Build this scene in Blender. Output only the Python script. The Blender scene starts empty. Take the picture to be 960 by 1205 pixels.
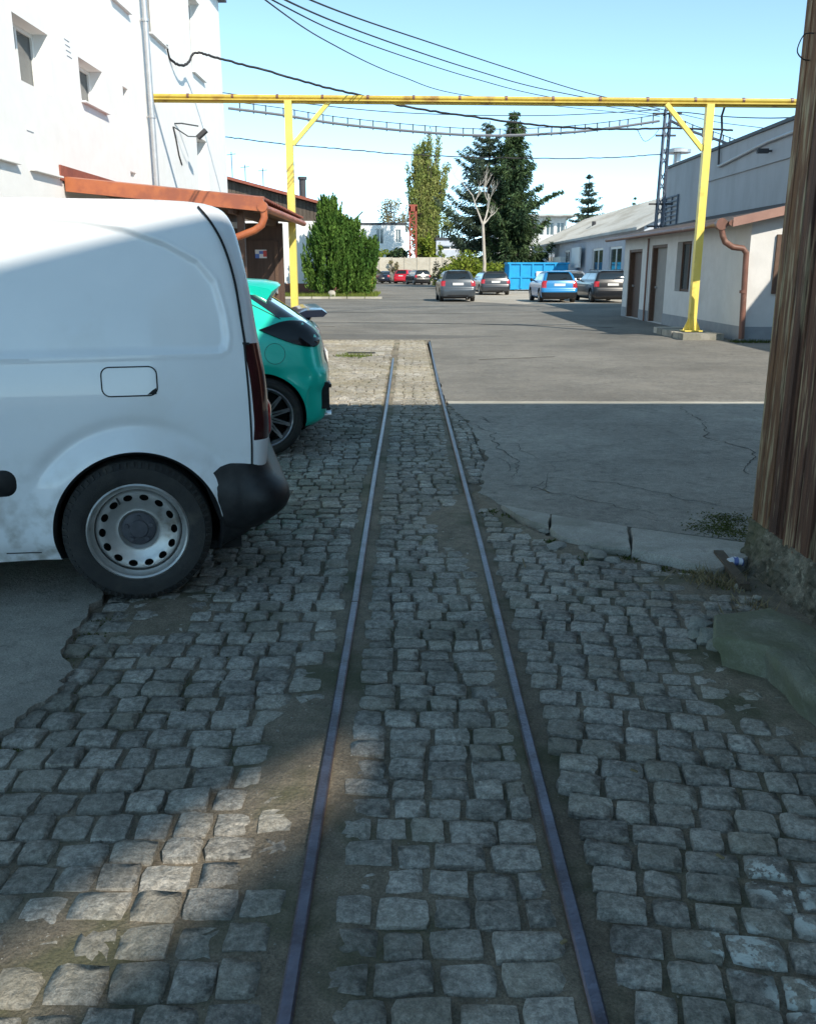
import bpy, bmesh, math, random
import numpy as np
from mathutils import Vector, Matrix, noise
random.seed(7); rng = np.random.default_rng(7)
R = math.radians
SC = bpy.context.scene; COL = SC.collection

# ---------------------------------------------------------------- camera, sky, sun, exposure
F = 1040.0; TH = math.atan(285/1040.0); EYE = 1.5
cth, sth = math.cos(TH), math.sin(TH)
cam = bpy.data.cameras.new('camera'); camo = bpy.data.objects.new('camera', cam); COL.objects.link(camo)
cam.sensor_fit = 'HORIZONTAL'; cam.sensor_width = 36; cam.lens = 36*F/960
camo.location = (0, 0, EYE); camo.rotation_euler = (math.pi/2-TH, 0, 0)
cam.clip_start = .05; cam.clip_end = 3000; SC.camera = camo
LDIR = Vector((-.657, 1.0, -.94)).normalized()
SUN_EL = math.asin(-LDIR.z); SUN_AZ = math.atan2(-LDIR.x, -LDIR.y)
W = bpy.data.worlds.new('World'); SC.world = W; W.use_nodes = True
nt = W.node_tree; sky = nt.nodes.new('ShaderNodeTexSky'); sky.sky_type = 'NISHITA'; sky.sun_disc = False
sky.sun_elevation = SUN_EL; sky.sun_rotation = SUN_AZ; sky.altitude = 2200; sky.air_density = .55; sky.dust_density = 0; sky.ozone_density = 3.0
hsv = nt.nodes.new('ShaderNodeHueSaturation'); hsv.inputs['Hue'].default_value = .467; hsv.inputs['Saturation'].default_value = .84
nt.links.new(sky.outputs[0], hsv.inputs['Color']); nt.links.new(hsv.outputs[0], nt.nodes['Background'].inputs[0]); nt.nodes['Background'].inputs[1].default_value = .15
sl = bpy.data.lights.new('sun', 'SUN'); sl.energy = 2.7; sl.angle = R(.53); sl.color = (1, .915, .78)
so = bpy.data.objects.new('sun', sl); COL.objects.link(so); so.rotation_euler = LDIR.to_track_quat('-Z', 'Y').to_euler()
SC.view_settings.view_transform = 'Standard'; SC.view_settings.look = 'None'; SC.view_settings.gamma = 1
SC.view_settings.exposure = 1.2
SC.render.engine = 'CYCLES'

# ---------------------------------------------------------------- measuring helpers: a sight line to a ground point / a wall point
def ray(u, v):
    xc = (u-480)/F; yc = (602-v)/F
    return xc, cth+yc*sth, -sth+yc*cth
def gp(u, v, z=0.0):
    x, y, q = ray(u, v); t = (z-EYE)/q; return Vector((x*t, y*t, z))
def aty(u, v, Y):
    x, y, q = ray(u, v); t = Y/y; return Vector((x*t, Y, EYE+q*t))
def atx(u, v, X):
    x, y, q = ray(u, v); t = X/x; return Vector((X, y*t, EYE+q*t))
def proj(p):
    d = Vector(p)-Vector((0, 0, EYE)); f = d.y*cth-d.z*sth
    if f <= .05: return None
    up = d.y*sth+d.z*cth
    return 480+F*d.x/f, 602-F*up/f
def lerp(a, b, t): return a+(b-a)*t
def sstep(a, b, x):
    t = min(1, max(0, (x-a)/(b-a))); return t*t*(3-2*t)

# ---------------------------------------------------------------- materials
MATS = {}
def M(name, c1, c2=None, rough=.7, scale=6, bump=0, bscale=60, metal=0, coat=0, spec=.5, mul=(1, 1, 1), c3=None, s3=1.2, t3=(.5, .62),
      rnd=0, detail=5, emis=None, trans=0, island=0, contrast=(.35, .65)):
    """two colours mixed by noise, a third in blotches, fine relief by bump"""
    m = bpy.data.materials.new(name); m.use_nodes = True; MATS[name] = m
    n = m.node_tree.nodes; l = m.node_tree.links; b = n['Principled BSDF']
    b.inputs['Roughness'].default_value = rough; b.inputs['Metallic'].default_value = metal
    b.inputs['Coat Weight'].default_value = coat; b.inputs['Coat Roughness'].default_value = .04
    b.inputs['Specular IOR Level'].default_value = spec
    c1 = (*c1, 1); b.inputs['Base Color'].default_value = c1
    tc = n.new('ShaderNodeTexCoord'); mp = n.new('ShaderNodeMapping'); mp.inputs['Scale'].default_value = mul
    l.new(tc.outputs['Object'], mp.inputs[0]); vec = mp.outputs[0]
    def noi(s, d=5, w=None):
        t = n.new('ShaderNodeTexNoise'); t.inputs['Scale'].default_value = s; t.inputs['Detail'].default_value = d
        t.inputs['Roughness'].default_value = .6; l.new(vec, t.inputs['Vector']); return t.outputs[0]
    def ramp(s, a, bb):
        r = n.new('ShaderNodeMapRange'); r.inputs[1].default_value = a; r.inputs[2].default_value = bb; r.clamp = True
        l.new(s, r.inputs[0]); return r.outputs[0]
    def mix(f, a, bb):
        x = n.new('ShaderNodeMix'); x.data_type = 'RGBA'; l.new(f, x.inputs[0]) if not isinstance(f, float) else None
        if isinstance(f, float): x.inputs[0].default_value = f
        for s, i in ((a, 6), (bb, 7)):
            if isinstance(s, tuple): x.inputs[i].default_value = s
            else: l.new(s, x.inputs[i])
        return x.outputs[2]
    cur = c1
    if c2: cur = mix(ramp(noi(scale, detail), *contrast), cur, (*c2, 1))
    if c3: cur = mix(ramp(noi(s3, 6), *t3), cur, (*c3, 1))
    if rnd or island:
        if island:
            g = n.new('ShaderNodeNewGeometry'); o = g.outputs['Random Per Island']
        else:
            g = n.new('ShaderNodeObjectInfo'); o = g.outputs['Random']
        h = n.new('ShaderNodeHueSaturation'); k = rnd or island
        r = n.new('ShaderNodeMapRange'); r.inputs[3].default_value = 1-k; r.inputs[4].default_value = 1+k; l.new(o, r.inputs[0])
        l.new(r.outputs[0], h.inputs['Value'])
        if isinstance(cur, tuple): h.inputs['Color'].default_value = cur
        else: l.new(cur, h.inputs['Color'])
        cur = h.outputs[0]
    if not isinstance(cur, tuple): l.new(cur, b.inputs['Base Color'])
    if bump:
        bp = n.new('ShaderNodeBump'); bp.inputs['Strength'].default_value = min(1, bump); bp.inputs['Distance'].default_value = .01*max(1, bump)
        l.new(noi(bscale, 6), bp.inputs['Height']); l.new(bp.outputs[0], b.inputs['Normal'])
    if trans:
        tr = n.new('ShaderNodeBsdfTranslucent'); ms = n.new('ShaderNodeMixShader'); ms.inputs[0].default_value = trans
        out = n['Material Output']
        if isinstance(cur, tuple): tr.inputs[0].default_value = cur
        else: l.new(cur, tr.inputs[0])
        l.new(b.outputs[0], ms.inputs[1]); l.new(tr.outputs[0], ms.inputs[2]); l.new(ms.outputs[0], out.inputs[0])
    return m

def road_dirt(name, z0, z1, col=(.3, .27, .22)):
    """film of splashed road dirt low on a car body"""
    n = MATS[name].node_tree.nodes; l = MATS[name].node_tree.links; b = n['Principled BSDF']; src = b.inputs['Base Color'].links[0].from_socket
    tc = n.new('ShaderNodeTexCoord'); sx = n.new('ShaderNodeSeparateXYZ'); l.new(tc.outputs['Object'], sx.inputs[0])
    r = n.new('ShaderNodeMapRange'); r.inputs[1].default_value = z1; r.inputs[2].default_value = z0; l.new(sx.outputs['Z'], r.inputs[0])
    t = n.new('ShaderNodeTexNoise'); t.inputs['Scale'].default_value = 14; t.inputs['Detail'].default_value = 9; l.new(tc.outputs['Object'], t.inputs[0])
    q = n.new('ShaderNodeMapRange'); q.inputs[1].default_value = .42; q.inputs[2].default_value = .72; l.new(t.outputs[0], q.inputs[0])
    m = n.new('ShaderNodeMath'); m.operation = 'MULTIPLY'; l.new(r.outputs[0], m.inputs[0]); l.new(q.outputs[0], m.inputs[1])
    x = n.new('ShaderNodeMix'); x.data_type = 'RGBA'; l.new(m.outputs[0], x.inputs[0]); l.new(src, x.inputs[6]); x.inputs[7].default_value = (*col, 1); l.new(x.outputs[2], b.inputs['Base Color'])
def ground_mat(name, c1, c2, dust, dmask, speck=.25, bump=.6, bscale=90, island=0, paint=(), green=None, cracks=0, pits=0, harsh=0, ms=18, mc=(.35, .65)):
    """stone / dirt / asphalt: colour by world position (stays with the place): fine speckle, blotches, dust, moss, cracks"""
    m = bpy.data.materials.new(name); m.use_nodes = True; MATS[name] = m
    n = m.node_tree.nodes; l = m.node_tree.links; b = n['Principled BSDF']
    b.inputs['Roughness'].default_value = .82; b.inputs['Specular IOR Level'].default_value = .35
    g = n.new('ShaderNodeNewGeometry'); P = g.outputs['Position']
    def noi(s, d=5, r=.6):
        t = n.new('ShaderNodeTexNoise'); t.inputs['Scale'].default_value = s; t.inputs['Detail'].default_value = d
        t.inputs['Roughness'].default_value = r; l.new(P, t.inputs['Vector']); return t.outputs[0]
    def mr(s, a, bb, c=0, d=1):
        r = n.new('ShaderNodeMapRange'); r.clamp = True
        for i, q in zip((1, 2, 3, 4), (a, bb, c, d)): r.inputs[i].default_value = q
        l.new(s, r.inputs[0]); return r.outputs[0]
    def math_(op, a, c):
        x = n.new('ShaderNodeMath'); x.operation = op; x.use_clamp = False
        for i, s in enumerate((a, c)):
            if isinstance(s, (int, float)): x.inputs[i].default_value = s
            else: l.new(s, x.inputs[i])
        return x.outputs[0]
    def mix(f, a, bb, bt='MIX'):
        x = n.new('ShaderNodeMix'); x.data_type = 'RGBA'; x.blend_type = bt
        if isinstance(f, (int, float)): x.inputs[0].default_value = f
        else: l.new(f, x.inputs[0])
        for s, i in ((a, 6), (bb, 7)):
            if isinstance(s, tuple): x.inputs[i].default_value = (*s, 1)
            else: l.new(s, x.inputs[i])
        return x.outputs[2]
    blot = noi(1.1, 6); sp = noi(140, 3, .8); mid = noi(ms, 5)
    mid2 = noi(3.5, 7, .7); cur = mix(math_('MULTIPLY', math_('ADD', mr(mid, *mc), mr(mid2, .35, .65)), .5), c1, c2)
    if harsh: cur = mix(math_('MULTIPLY', mr(noi(9, 8, .7), .47, .56), harsh), cur, tuple(q*.3 for q in c1)); cur = mix(math_('MULTIPLY', mr(noi(14, 6, .7), .56, .62), harsh), cur, tuple(min(1, q*1.35) for q in c2))
    if pits: cur = mix(math_('MULTIPLY', mr(noi(11, 7, .75), .56, .66), pits), cur, tuple(q*.45 for q in c1))
    if island:
        oi = n.new('ShaderNodeObjectInfo')
        r = math_('FRACT', math_('ADD', g.outputs['Random Per Island'], oi.outputs['Random']), 0)
        h = n.new('ShaderNodeHueSaturation'); l.new(cur, h.inputs['Color']); l.new(mr(r, 0, 1, 1-island, 1+island), h.inputs['Value'])
        r2 = math_('FRACT', math_('MULTIPLY', r, 7.31), 0)
        cur = mix(mr(r2, .6, 1, 0, .35), h.outputs[0], dust)
    v = mr(sp, .3, .7, 1-speck, 1+speck); hs = n.new('ShaderNodeHueSaturation'); l.new(cur, hs.inputs['Color']); l.new(v, hs.inputs['Value']); cur = hs.outputs[0]
    sx = n.new('ShaderNodeSeparateXYZ'); l.new(P, sx.inputs[0])
    far = mr(sx.outputs['Y'], dmask[0], dmask[1], dmask[2], dmask[3])
    cur = mix(math_('MULTIPLY', mr(blot, .36, .66), far), cur, dust)
    big = noi(.35, 4); hb = n.new('ShaderNodeHueSaturation'); l.new(cur, hb.inputs['Color']); l.new(mr(big, .32, .68, .74, 1.22), hb.inputs['Value']); cur = hb.outputs[0]
    if green: cur = mix(math_('MULTIPLY', mr(noi(2.2, 5), .5, .62), green[1]), cur, green[0])
    for (px, py, pr) in paint:
        d = n.new('ShaderNodeVectorMath'); d.operation = 'DISTANCE'; l.new(P, d.inputs[0]); d.inputs[1].default_value = (px, py, 0)
        k = math_('MULTIPLY', mr(d.outputs['Value'], pr*.6, pr, 1, 0), mr(noi(22, 4), .5, .54))
        cur = mix(k, cur, (.62, .66, .62))
    hgt = noi(bscale, 8, .65)
    if cracks:
        vo = n.new('ShaderNodeTexVoronoi'); vo.feature = 'DISTANCE_TO_EDGE'; vo.inputs['Scale'].default_value = cracks
        dv = n.new('ShaderNodeVectorMath'); dv.operation = 'ADD'; nn = n.new('ShaderNodeTexNoise'); nn.inputs['Scale'].default_value = 3; nn.inputs['Detail'].default_value = 6
        l.new(P, nn.inputs['Vector']); sc_ = n.new('ShaderNodeVectorMath'); sc_.operation = 'SCALE'; sc_.inputs['Scale'].default_value = .6
        l.new(nn.outputs['Color'], sc_.inputs[0]); l.new(P, dv.inputs[0]); l.new(sc_.outputs[0], dv.inputs[1]); l.new(dv.outputs[0], vo.inputs['Vector'])
        k = math_('MULTIPLY', mr(vo.outputs['Distance'], .003, .012, 1, 0), mr(noi(1.3, 5), .46, .66))
        cur = mix(math_('MULTIPLY', k, .6), cur, (.05, .05, .047))
    l.new(cur, b.inputs['Base Color'])
    bp = n.new('ShaderNodeBump'); bp.inputs['Strength'].default_value = bump; bp.inputs['Distance'].default_value = .02 if island else .012
    l.new(hgt, bp.inputs['Height']); l.new(bp.outputs[0], b.inputs['Normal'])
    return m

PAINT = [(gp(915, 1038).x, gp(915, 1038).y, .1), (gp(945, 1170).x, gp(945, 1170).y, .09), (gp(875, 1115).x, gp(875, 1115).y, .1), (gp(955, 1080).x, gp(955, 1080).y, .07)]
ground_mat('sett_stone', (.14, .134, .12), (.5, .475, .425), (.36, .32, .24), (8, 12, .22, .95), .4, 1.0, 34, island=.28, ms=48, mc=(.4, .6), paint=PAINT, green=((.075, .085, .05), .25))
ground_mat('joint_dirt', (.115, .095, .07), (.25, .212, .158), (.4, .35, .26), (8, 12, .15, .9), .5, 1.0, 60, green=((.055, .065, .028), .7))
ground_mat('asphalt', (.19, .18, .158), (.37, .348, .3), (.31, .29, .25), (5, 40, .4, .4), .55, 1.0, 60, cracks=1.1, pits=.6)
ground_mat('asphalt_sunlit', (.125, .12, .108), (.235, .224, .2), (.25, .232, .2), (5, 40, .35, .35), .5, 1.0, 60, cracks=.9, pits=.5)  # darker copy of the asphalt: sunlit brightness held down in the colour
ground_mat('tarmac_dark', (.1, .098, .092), (.14, .136, .125), (.19, .175, .15), (5, 40, .2, .5), .3, .5, 120)
ground_mat('concrete', (.29, .28, .255), (.37, .355, .315), (.2, .19, .16), (0, 1, .5, .5), .4, .8, 50, green=((.12, .13, .08), .35), pits=.4)
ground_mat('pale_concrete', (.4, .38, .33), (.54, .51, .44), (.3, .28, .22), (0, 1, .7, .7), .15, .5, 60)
ground_mat('kerb_concrete', (.34, .325, .29), (.48, .46, .41), (.25, .235, .2), (0, 1, .5, .5), .35, .9, 40, green=((.13, .14, .09), .3), pits=.5)
ground_mat('pale_gravel', (.4, .37, .32), (.5, .465, .4), (.3, .265, .21), (0, 1, .5, .5), .3, .8, 30)
ground_mat('crack_filler', (.035, .034, .032), (.06, .055, .045), (.07, .06, .045), (0, 1, .3, .3), .3, .5, 60)
ground_mat('yard_earth', (.16, .15, .13), (.22, .2, .17), (.26, .23, .18), (5, 40, .3, .5), .3, .6, 20)
ground_mat('mossy_stone', (.19, .19, .155), (.33, .325, .275), (.14, .145, .09), (0, 1, .7, .7), .4, 1.0, 26, green=((.12, .135, .065), .45), harsh=.4)
ground_mat('mossy_concrete', (.11, .095, .07), (.38, .335, .26), (.09, .08, .05), (0, 1, .85, .85), .45, 1.0, 16, green=((.09, .095, .04), .4), harsh=.8)

M('rail_steel', (.16, .16, .21), (.09, .08, .1), rough=.32, scale=9, metal=.75, bump=.3, bscale=80)
M('rail_rust', (.09, .06, .05), (.14, .085, .055), rough=.85, scale=20, bump=.4, bscale=60)
M('van_white', (.8, .81, .82), (.76, .775, .79), rough=.38, scale=2.5, coat=.6, c3=(.7, .69, .67), s3=1.7, t3=(.56, .85))
road_dirt('van_white', .2, .75)
M('black_plastic', (.012, .012, .013), (.02, .02, .021), rough=.42, spec=.3, scale=30, bump=.15, bscale=300)
M('rubber', (.02, .02, .02), (.035, .033, .03), rough=.85, scale=14, bump=.3, bscale=120, c3=(.07, .062, .05), s3=6, t3=(.55, .75))
M('wheel_well', (.012, .012, .012), rough=.95)
M('seam', (.012, .012, .013), rough=.8)
M('rim_steel', (.5, .5, .49), (.4, .39, .37), rough=.36, scale=9, metal=.65, c3=(.22, .19, .16), s3=9, t3=(.56, .72), bump=.1, bscale=90)
M('hub_plastic', (.05, .05, .06), (.075, .075, .085), rough=.6, scale=20)
M('lamp_dark_red', (.045, .006, .01), (.03, .004, .006), rough=.15, scale=5, coat=1)
M('lamp_red', (.45, .012, .02), (.35, .01, .015), rough=.2, scale=8, coat=1)
M('lamp_clear', (.75, .75, .75), rough=.12, coat=1)
M('lamp_smoked', (.006, .006, .008), rough=.12, spec=.35)
M('car_glass', (.012, .016, .018), rough=.04, spec=.9, coat=.5)
M('pane_glass', (.03, .04, .045), (.06, .075, .08), rough=.06, scale=1.5, spec=.8)
M('plate_white', (.72, .72, .7), rough=.4)
M('chrome', (.7, .7, .7), rough=.18, metal=1)
M('rim_black', (.34, .34, .36), (.2, .2, .21), rough=.28, scale=20, metal=.6)
def paint(name, c, **k): return M(name, c, tuple(x*.9 for x in c), rough=.3, scale=2, coat=.5, metal=k.get('metal', .1))
paint('paint_turquoise', (.0, .6, .45)); paint('paint_navy', (.015, .02, .04), metal=.3); paint('paint_grey', (.075, .09, .105), metal=.4)
paint('paint_charcoal', (.045, .05, .058), metal=.4); paint('paint_blue', (.02, .22, .5)); paint('paint_black', (.016, .017, .02)); paint('paint_silver', (.42, .46, .5), metal=.5)
paint('paint_red', (.6, .015, .03))
M('plaster_white', (.85, .845, .83), (.81, .805, .79), rough=.9, scale=3, bump=.25, bscale=40, c3=(.76, .75, .72), s3=.8, t3=(.55, .8))
M('plaster_cream', (.66, .655, .64), (.6, .595, .58), rough=.9, scale=3, bump=.25, bscale=40, c3=(.52, .505, .47), s3=.9, t3=(.55, .8))
M('plaster_grey', (.42, .43, .45), (.38, .39, .41), rough=.92, scale=1.4, bump=.3, bscale=30, c3=(.33, .33, .34), s3=.7, t3=(.5, .8), mul=(1, 1, .35))
M('plaster_bluegrey', (.5, .54, .6), (.45, .48, .54), rough=.9, scale=2, bump=.2, bscale=30)
M('plinth_grey', (.26, .28, .3), (.31, .33, .35), rough=.9, scale=4, bump=.3, bscale=40)
M('window_white', (.78, .78, .76), rough=.5)
M('frame_brown', (.12, .07, .045), (.09, .05, .035), rough=.6, scale=12)
M('door_brown', (.07, .04, .03), (.1, .06, .045), rough=.6, scale=3, bump=.2, bscale=30, mul=(6, 6, .5))
M('door_grey', (.3, .29, .27), (.26, .25, .24), rough=.7, scale=3)
M('flashing_orange', (.42, .13, .05), (.35, .1, .045), rough=.45, scale=4, c3=(.28, .085, .045), s3=2)
M('flashing_brown', (.33, .19, .15), (.27, .15, .12), rough=.5, scale=4)
M('pipe_brown', (.2, .095, .07), (.15, .075, .055), rough=.45, scale=5, c3=(.28, .17, .13), s3=4, t3=(.58, .7))
M('tile_red', (.3, .09, .055), (.22, .065, .045), rough=.8, scale=7, bump=.4, bscale=40, island=.25)
M('roof_sheet', (.42, .43, .42), (.36, .37, .36), rough=.65, scale=1.5, bump=.2, bscale=12, c3=(.3, .3, .28), s3=.6, mul=(1, .3, 1))
M('roof_dark', (.07, .055, .05), (.1, .075, .06), rough=.8, scale=4)
M('zinc', (.5, .51, .52), (.42, .43, .44), rough=.42, scale=5, metal=.6)
M('gas_yellow', (.82, .67, .15), (.77, .61, .12), rough=.45, scale=3, c3=(.5, .33, .05), s3=2.3, t3=(.6, .75), coat=.1)
M('steel_bluegrey', (.1, .13, .18), (.13, .15, .19), rough=.6, scale=5, metal=.3)
M('rust_red', (.32, .07, .045), (.24, .06, .04), rough=.8, scale=5)
M('cable_black', (.025, .025, .028), rough=.7)
M('cable_grey', (.14, .15, .17), rough=.6)
M('dark_steel', (.06, .06, .065), rough=.6, metal=.3)
M('dumpster_blue', (.01, .36, .72), (.012, .3, .62), rough=.5, scale=3, c3=(.02, .17, .36), s3=2, t3=(.6, .8))
M('bin_yellow', (.75, .6, .12), (.7, .54, .1), rough=.5, scale=4)
M('board_white', (.75, .75, .72), rough=.6)
M('fence_concrete', (.5, .46, .38), (.42, .38, .31), rough=.9, scale=2, bump=.3, bscale=20, rnd=.08)
M('brick_base', (.28, .12, .08), (.2, .09, .06), rough=.9, scale=9, bump=.5, bscale=20, mul=(.6, .6, 2))
M('wood_gable', (.075, .06, .048), (.12, .095, .075), rough=.85, scale=5, mul=(6, 6, .4), rnd=.2, bump=.4, bscale=20)
M('plank_wood', (.055, .022, .014), (.15, .066, .035), rough=.75, scale=5, mul=(7, 7, .5), rnd=.4, bump=1.0, bscale=24, c3=(.34, .25, .15), s3=4.2, t3=(.53, .63), detail=8)
M('plank_edge', (.22, .105, .045), (.1, .045, .025), rough=.8, scale=6, mul=(6, 6, .6), bump=.8, bscale=20, c3=(.36, .28, .17), s3=4, t3=(.5, .62))
M('bark_dark', (.07, .055, .045), (.11, .09, .075), rough=.95, scale=6, bump=.6, bscale=20)
M('bark_white', (.48, .44, .38), (.33, .3, .26), rough=.9, scale=8, mul=(1, 1, .4))
M('gas_yellow_shaded', (.6, .46, .08), (.5, .37, .06), rough=.55, scale=3, c3=(.34, .2, .05), s3=2.6, t3=(.54, .7))  # duller yellow for pipe and beam: underside shade in the colour, plus rust
def leafm(name, c1, c2, isl=.45, trans=.3): return M(name, c1, c2, rough=.7, scale=.8, island=isl, trans=trans, spec=.25, contrast=(.38, .62))
leafm('leaf_thuja', (.05, .12, .02), (.13, .23, .04), isl=.55); leafm('needle_dark', (.03, .062, .03), (.07, .11, .038), isl=.55, trans=.2)
leafm('needle_blue', (.045, .075, .055), (.085, .115, .065), isl=.55, trans=.2); leafm('leaf_poplar', (.2, .25, .06), (.3, .31, .1), trans=.4)
leafm('leaf_spring', (.17, .24, .03), (.28, .32, .05), trans=.4); leafm('leaf_twig', (.2, .17, .1), (.28, .25, .13), trans=.3)
leafm('grass_green', (.09, .14, .02), (.17, .2, .04)); leafm('moss_green', (.06, .085, .02), (.1, .11, .03)); leafm('dry_grass', (.2, .16, .09), (.28, .23, .13))
M('litter_white', (.75, .75, .78), rough=.6); M('litter_blue', (.15, .2, .45), rough=.5); M('stick_brown', (.07, .05, .035), (.12, .09, .06), rough=.9, scale=30)
M('sticker', (.8, .8, .82), rough=.5); M('sticker_red', (.6, .08, .07), rough=.5); M('sticker_blue', (.1, .2, .6), rough=.5)

# ---------------------------------------------------------------- mesh helpers
class MB:
    def __init__(s): s.v = []; s.f = []; s.m = []
    def add(s, vs, fs, m=0):
        o = len(s.v); s.v += [tuple(p) for p in vs]; s.f += [tuple(i+o for i in f) for f in fs]; s.m += [m]*len(fs); return s
    def box(s, x0, x1, y0, y1, z0, z1, m=0):
        return s.add([(x0, y0, z0), (x1, y0, z0), (x1, y1, z0), (x0, y1, z0), (x0, y0, z1), (x1, y0, z1), (x1, y1, z1), (x0, y1, z1)],
                     [(0, 3, 2, 1), (4, 5, 6, 7), (0, 1, 5, 4), (1, 2, 6, 5), (2, 3, 7, 6), (3, 0, 4, 7)], m)
    def bar(s, p, q, w, h=None, m=0, up=(0, 0, 1)):
        h = h or w; p = Vector(p); q = Vector(q); d = (q-p).normalized(); a = d.cross(Vector(up))
        if a.length < 1e-4: a = d.cross(Vector((0, 1, 0)))
        a.normalize(); b = a.cross(d).normalized(); a *= w/2; b *= h/2
        vs = [p-a-b, p+a-b, p+a+b, p-a+b, q-a-b, q+a-b, q+a+b, q-a+b]
        return s.add(vs, [(0, 1, 2, 3), (7, 6, 5, 4), (1, 0, 4, 5), (2, 1, 5, 6), (3, 2, 6, 7), (0, 3, 7, 4)], m)
    def tube(s, pts, r, n=8, m=0, cap=True):
        pts = [Vector(p) for p in pts]; rs = r if isinstance(r, (list, tuple)) else [r]*len(pts); vs = []; fs = []
        prev = None
        for i, p in enumerate(pts):
            d = (pts[min(i+1, len(pts)-1)]-pts[max(i-1, 0)]).normalized()
            if prev is None:
                a = d.cross(Vector((0, 0, 1))); a = a if a.length > 1e-3 else d.cross(Vector((0, 1, 0)))
            else: a = prev-d*prev.dot(d)
            a.normalize(); prev = a; b = d.cross(a)
            for k in range(n):
                t = 2*math.pi*k/n; vs.append(p+(a*math.cos(t)+b*math.sin(t))*rs[i])
        for i in range(len(pts)-1):
            for k in range(n): fs.append((i*n+k, i*n+(k+1) % n, (i+1)*n+(k+1) % n, (i+1)*n+k))
        if cap: fs += [tuple(range(n))[::-1], tuple(range((len(pts)-1)*n, len(pts)*n))]
        return s.add(vs, fs, m)
    def lathe(s, prof, n=32, mat=Matrix(), m=0):
        """profile (r, h) turned about local -Y (h outward); mat places it"""
        vs = []; fs = []
        for r, h in prof:
            for k in range(n):
                t = 2*math.pi*k/n; vs.append(mat @ Vector((r*math.cos(t), -h, r*math.sin(t))))
        for i in range(len(prof)-1):
            for k in range(n): fs.append((i*n+k, i*n+(k+1) % n, (i+1)*n+(k+1) % n, (i+1)*n+k))
        return s.add(vs, fs, m)
    def prism(s, poly, a, b, axis='y', m=0):
        """extrude a 2-D outline between a and b along axis"""
        n = len(poly)
        def pt(p, d): return (p[0], d, p[1]) if axis == 'y' else ((d, p[0], p[1]) if axis == 'x' else (p[0], p[1], d))
        vs = [pt(p, a) for p in poly]+[pt(p, b) for p in poly]
        return s.add(vs, [tuple(range(n)), tuple(range(2*n-1, n-1, -1))]+[(i, i+n, (i+1) % n+n, (i+1) % n) for i in range(n)], m)
    def build(s, name, mat, parent=None, smooth=None, kind=None, mesh_only=False):
        me = bpy.data.meshes.new(name); me.from_pydata(s.v, [], s.f)
        for k in (mat if isinstance(mat, (list, tuple)) else [mat]): me.materials.append(MATS[k])
        if any(s.m): me.polygons.foreach_set('material_index', s.m)
        bm = bmesh.new(); bm.from_mesh(me); bmesh.ops.recalc_face_normals(bm, faces=bm.faces); bm.to_mesh(me); bm.free()
        if smooth is not None:
            me.polygons.foreach_set('use_smooth', [True]*len(me.polygons)); me.set_sharp_from_angle(angle=R(smooth))
        me.update()
        return me if mesh_only else link(name, me, parent, kind)
OFF = {}
def link(name, me, parent=None, kind=None):
    o = bpy.data.objects.new(name, me); COL.objects.link(o)
    if parent: attach(o, parent)
    if kind: o['kind'] = kind
    return o
def attach(o, parent):
    o.parent = parent
    if parent.name in OFF: o.matrix_parent_inverse = Matrix.Translation(-OFF[parent.name])
def tag(o, label=None, cat=None, group=None, kind=None):
    if label: o['label'] = label
    if cat: o['category'] = cat
    if group: o['group'] = group
    if kind: o['kind'] = kind
    return o
def empty(name, loc, label, cat, group=None, rz=0, local=False):
    o = bpy.data.objects.new(name, None); COL.objects.link(o); o.location = loc; o.rotation_euler = (0, 0, rz); o.empty_display_size = .2
    if not local: OFF[o.name] = Vector(loc)
    return tag(o, label, cat, group)
def sheet(name, poly, z, mat, thick=.1, parent=None, kind='structure'):
    b = MB(); b.prism([(p[0], p[1]) for p in poly], z-thick, z, 'z'); return b.build(name, mat, parent, kind=kind)
def ragged(pts, step=.06, amp=.03, seed=0):
    """roughen a polyline"""
    out = []
    for a, b in zip(pts[:-1], pts[1:]):
        a = Vector((a[0], a[1])); b = Vector((b[0], b[1])); n = max(1, int((b-a).length/step))
        d = (b-a).normalized() if (b-a).length else Vector((1, 0)); nn = Vector((-d.y, d.x))
        for i in range(n):
            p = a.lerp(b, i/n); k = noise.noise(Vector((p.x*6+seed, p.y*6, 0)))*amp+noise.noise(Vector((p.x*23+seed, p.y*23, 4)))*amp*.5
            out.append(tuple(p+nn*k))
    out.append((pts[-1][0], pts[-1][1])); return out

def wall_holes(b, O, U, N, w, h, holes, depth=.2, m=0):
    """rectangular wall face from O along U (and up), holes (u0,u1,z0,z1) with reveals going in by depth against N"""
    O = Vector(O); U = Vector(U); N = Vector(N); Z = Vector((0, 0, 1))
    us = sorted({0, w, *[x for q in holes for x in q[:2]]}); zs = sorted({0, h, *[x for q in holes for x in q[2:4]]})
    P = lambda u, z, d=0: O+U*u+Z*z-N*d
    for i in range(len(us)-1):
        for j in range(len(zs)-1):
            cu = (us[i]+us[i+1])/2; cz = (zs[j]+zs[j+1])/2
            if any(q[0] < cu < q[1] and q[2] < cz < q[3] for q in holes): continue
            b.add([P(us[i], zs[j]), P(us[i+1], zs[j]), P(us[i+1], zs[j+1]), P(us[i], zs[j+1])], [(0, 1, 2, 3)], m)
    for (a, c, e, g) in [q[:4] for q in holes]:
        for (p, q) in (((a, e), (c, e)), ((c, e), (c, g)), ((c, g), (a, g)), ((a, g), (a, e))):
            b.add([P(*p), P(*q), P(*q, depth), P(*p, depth)], [(0, 1, 2, 3)], m)
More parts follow.
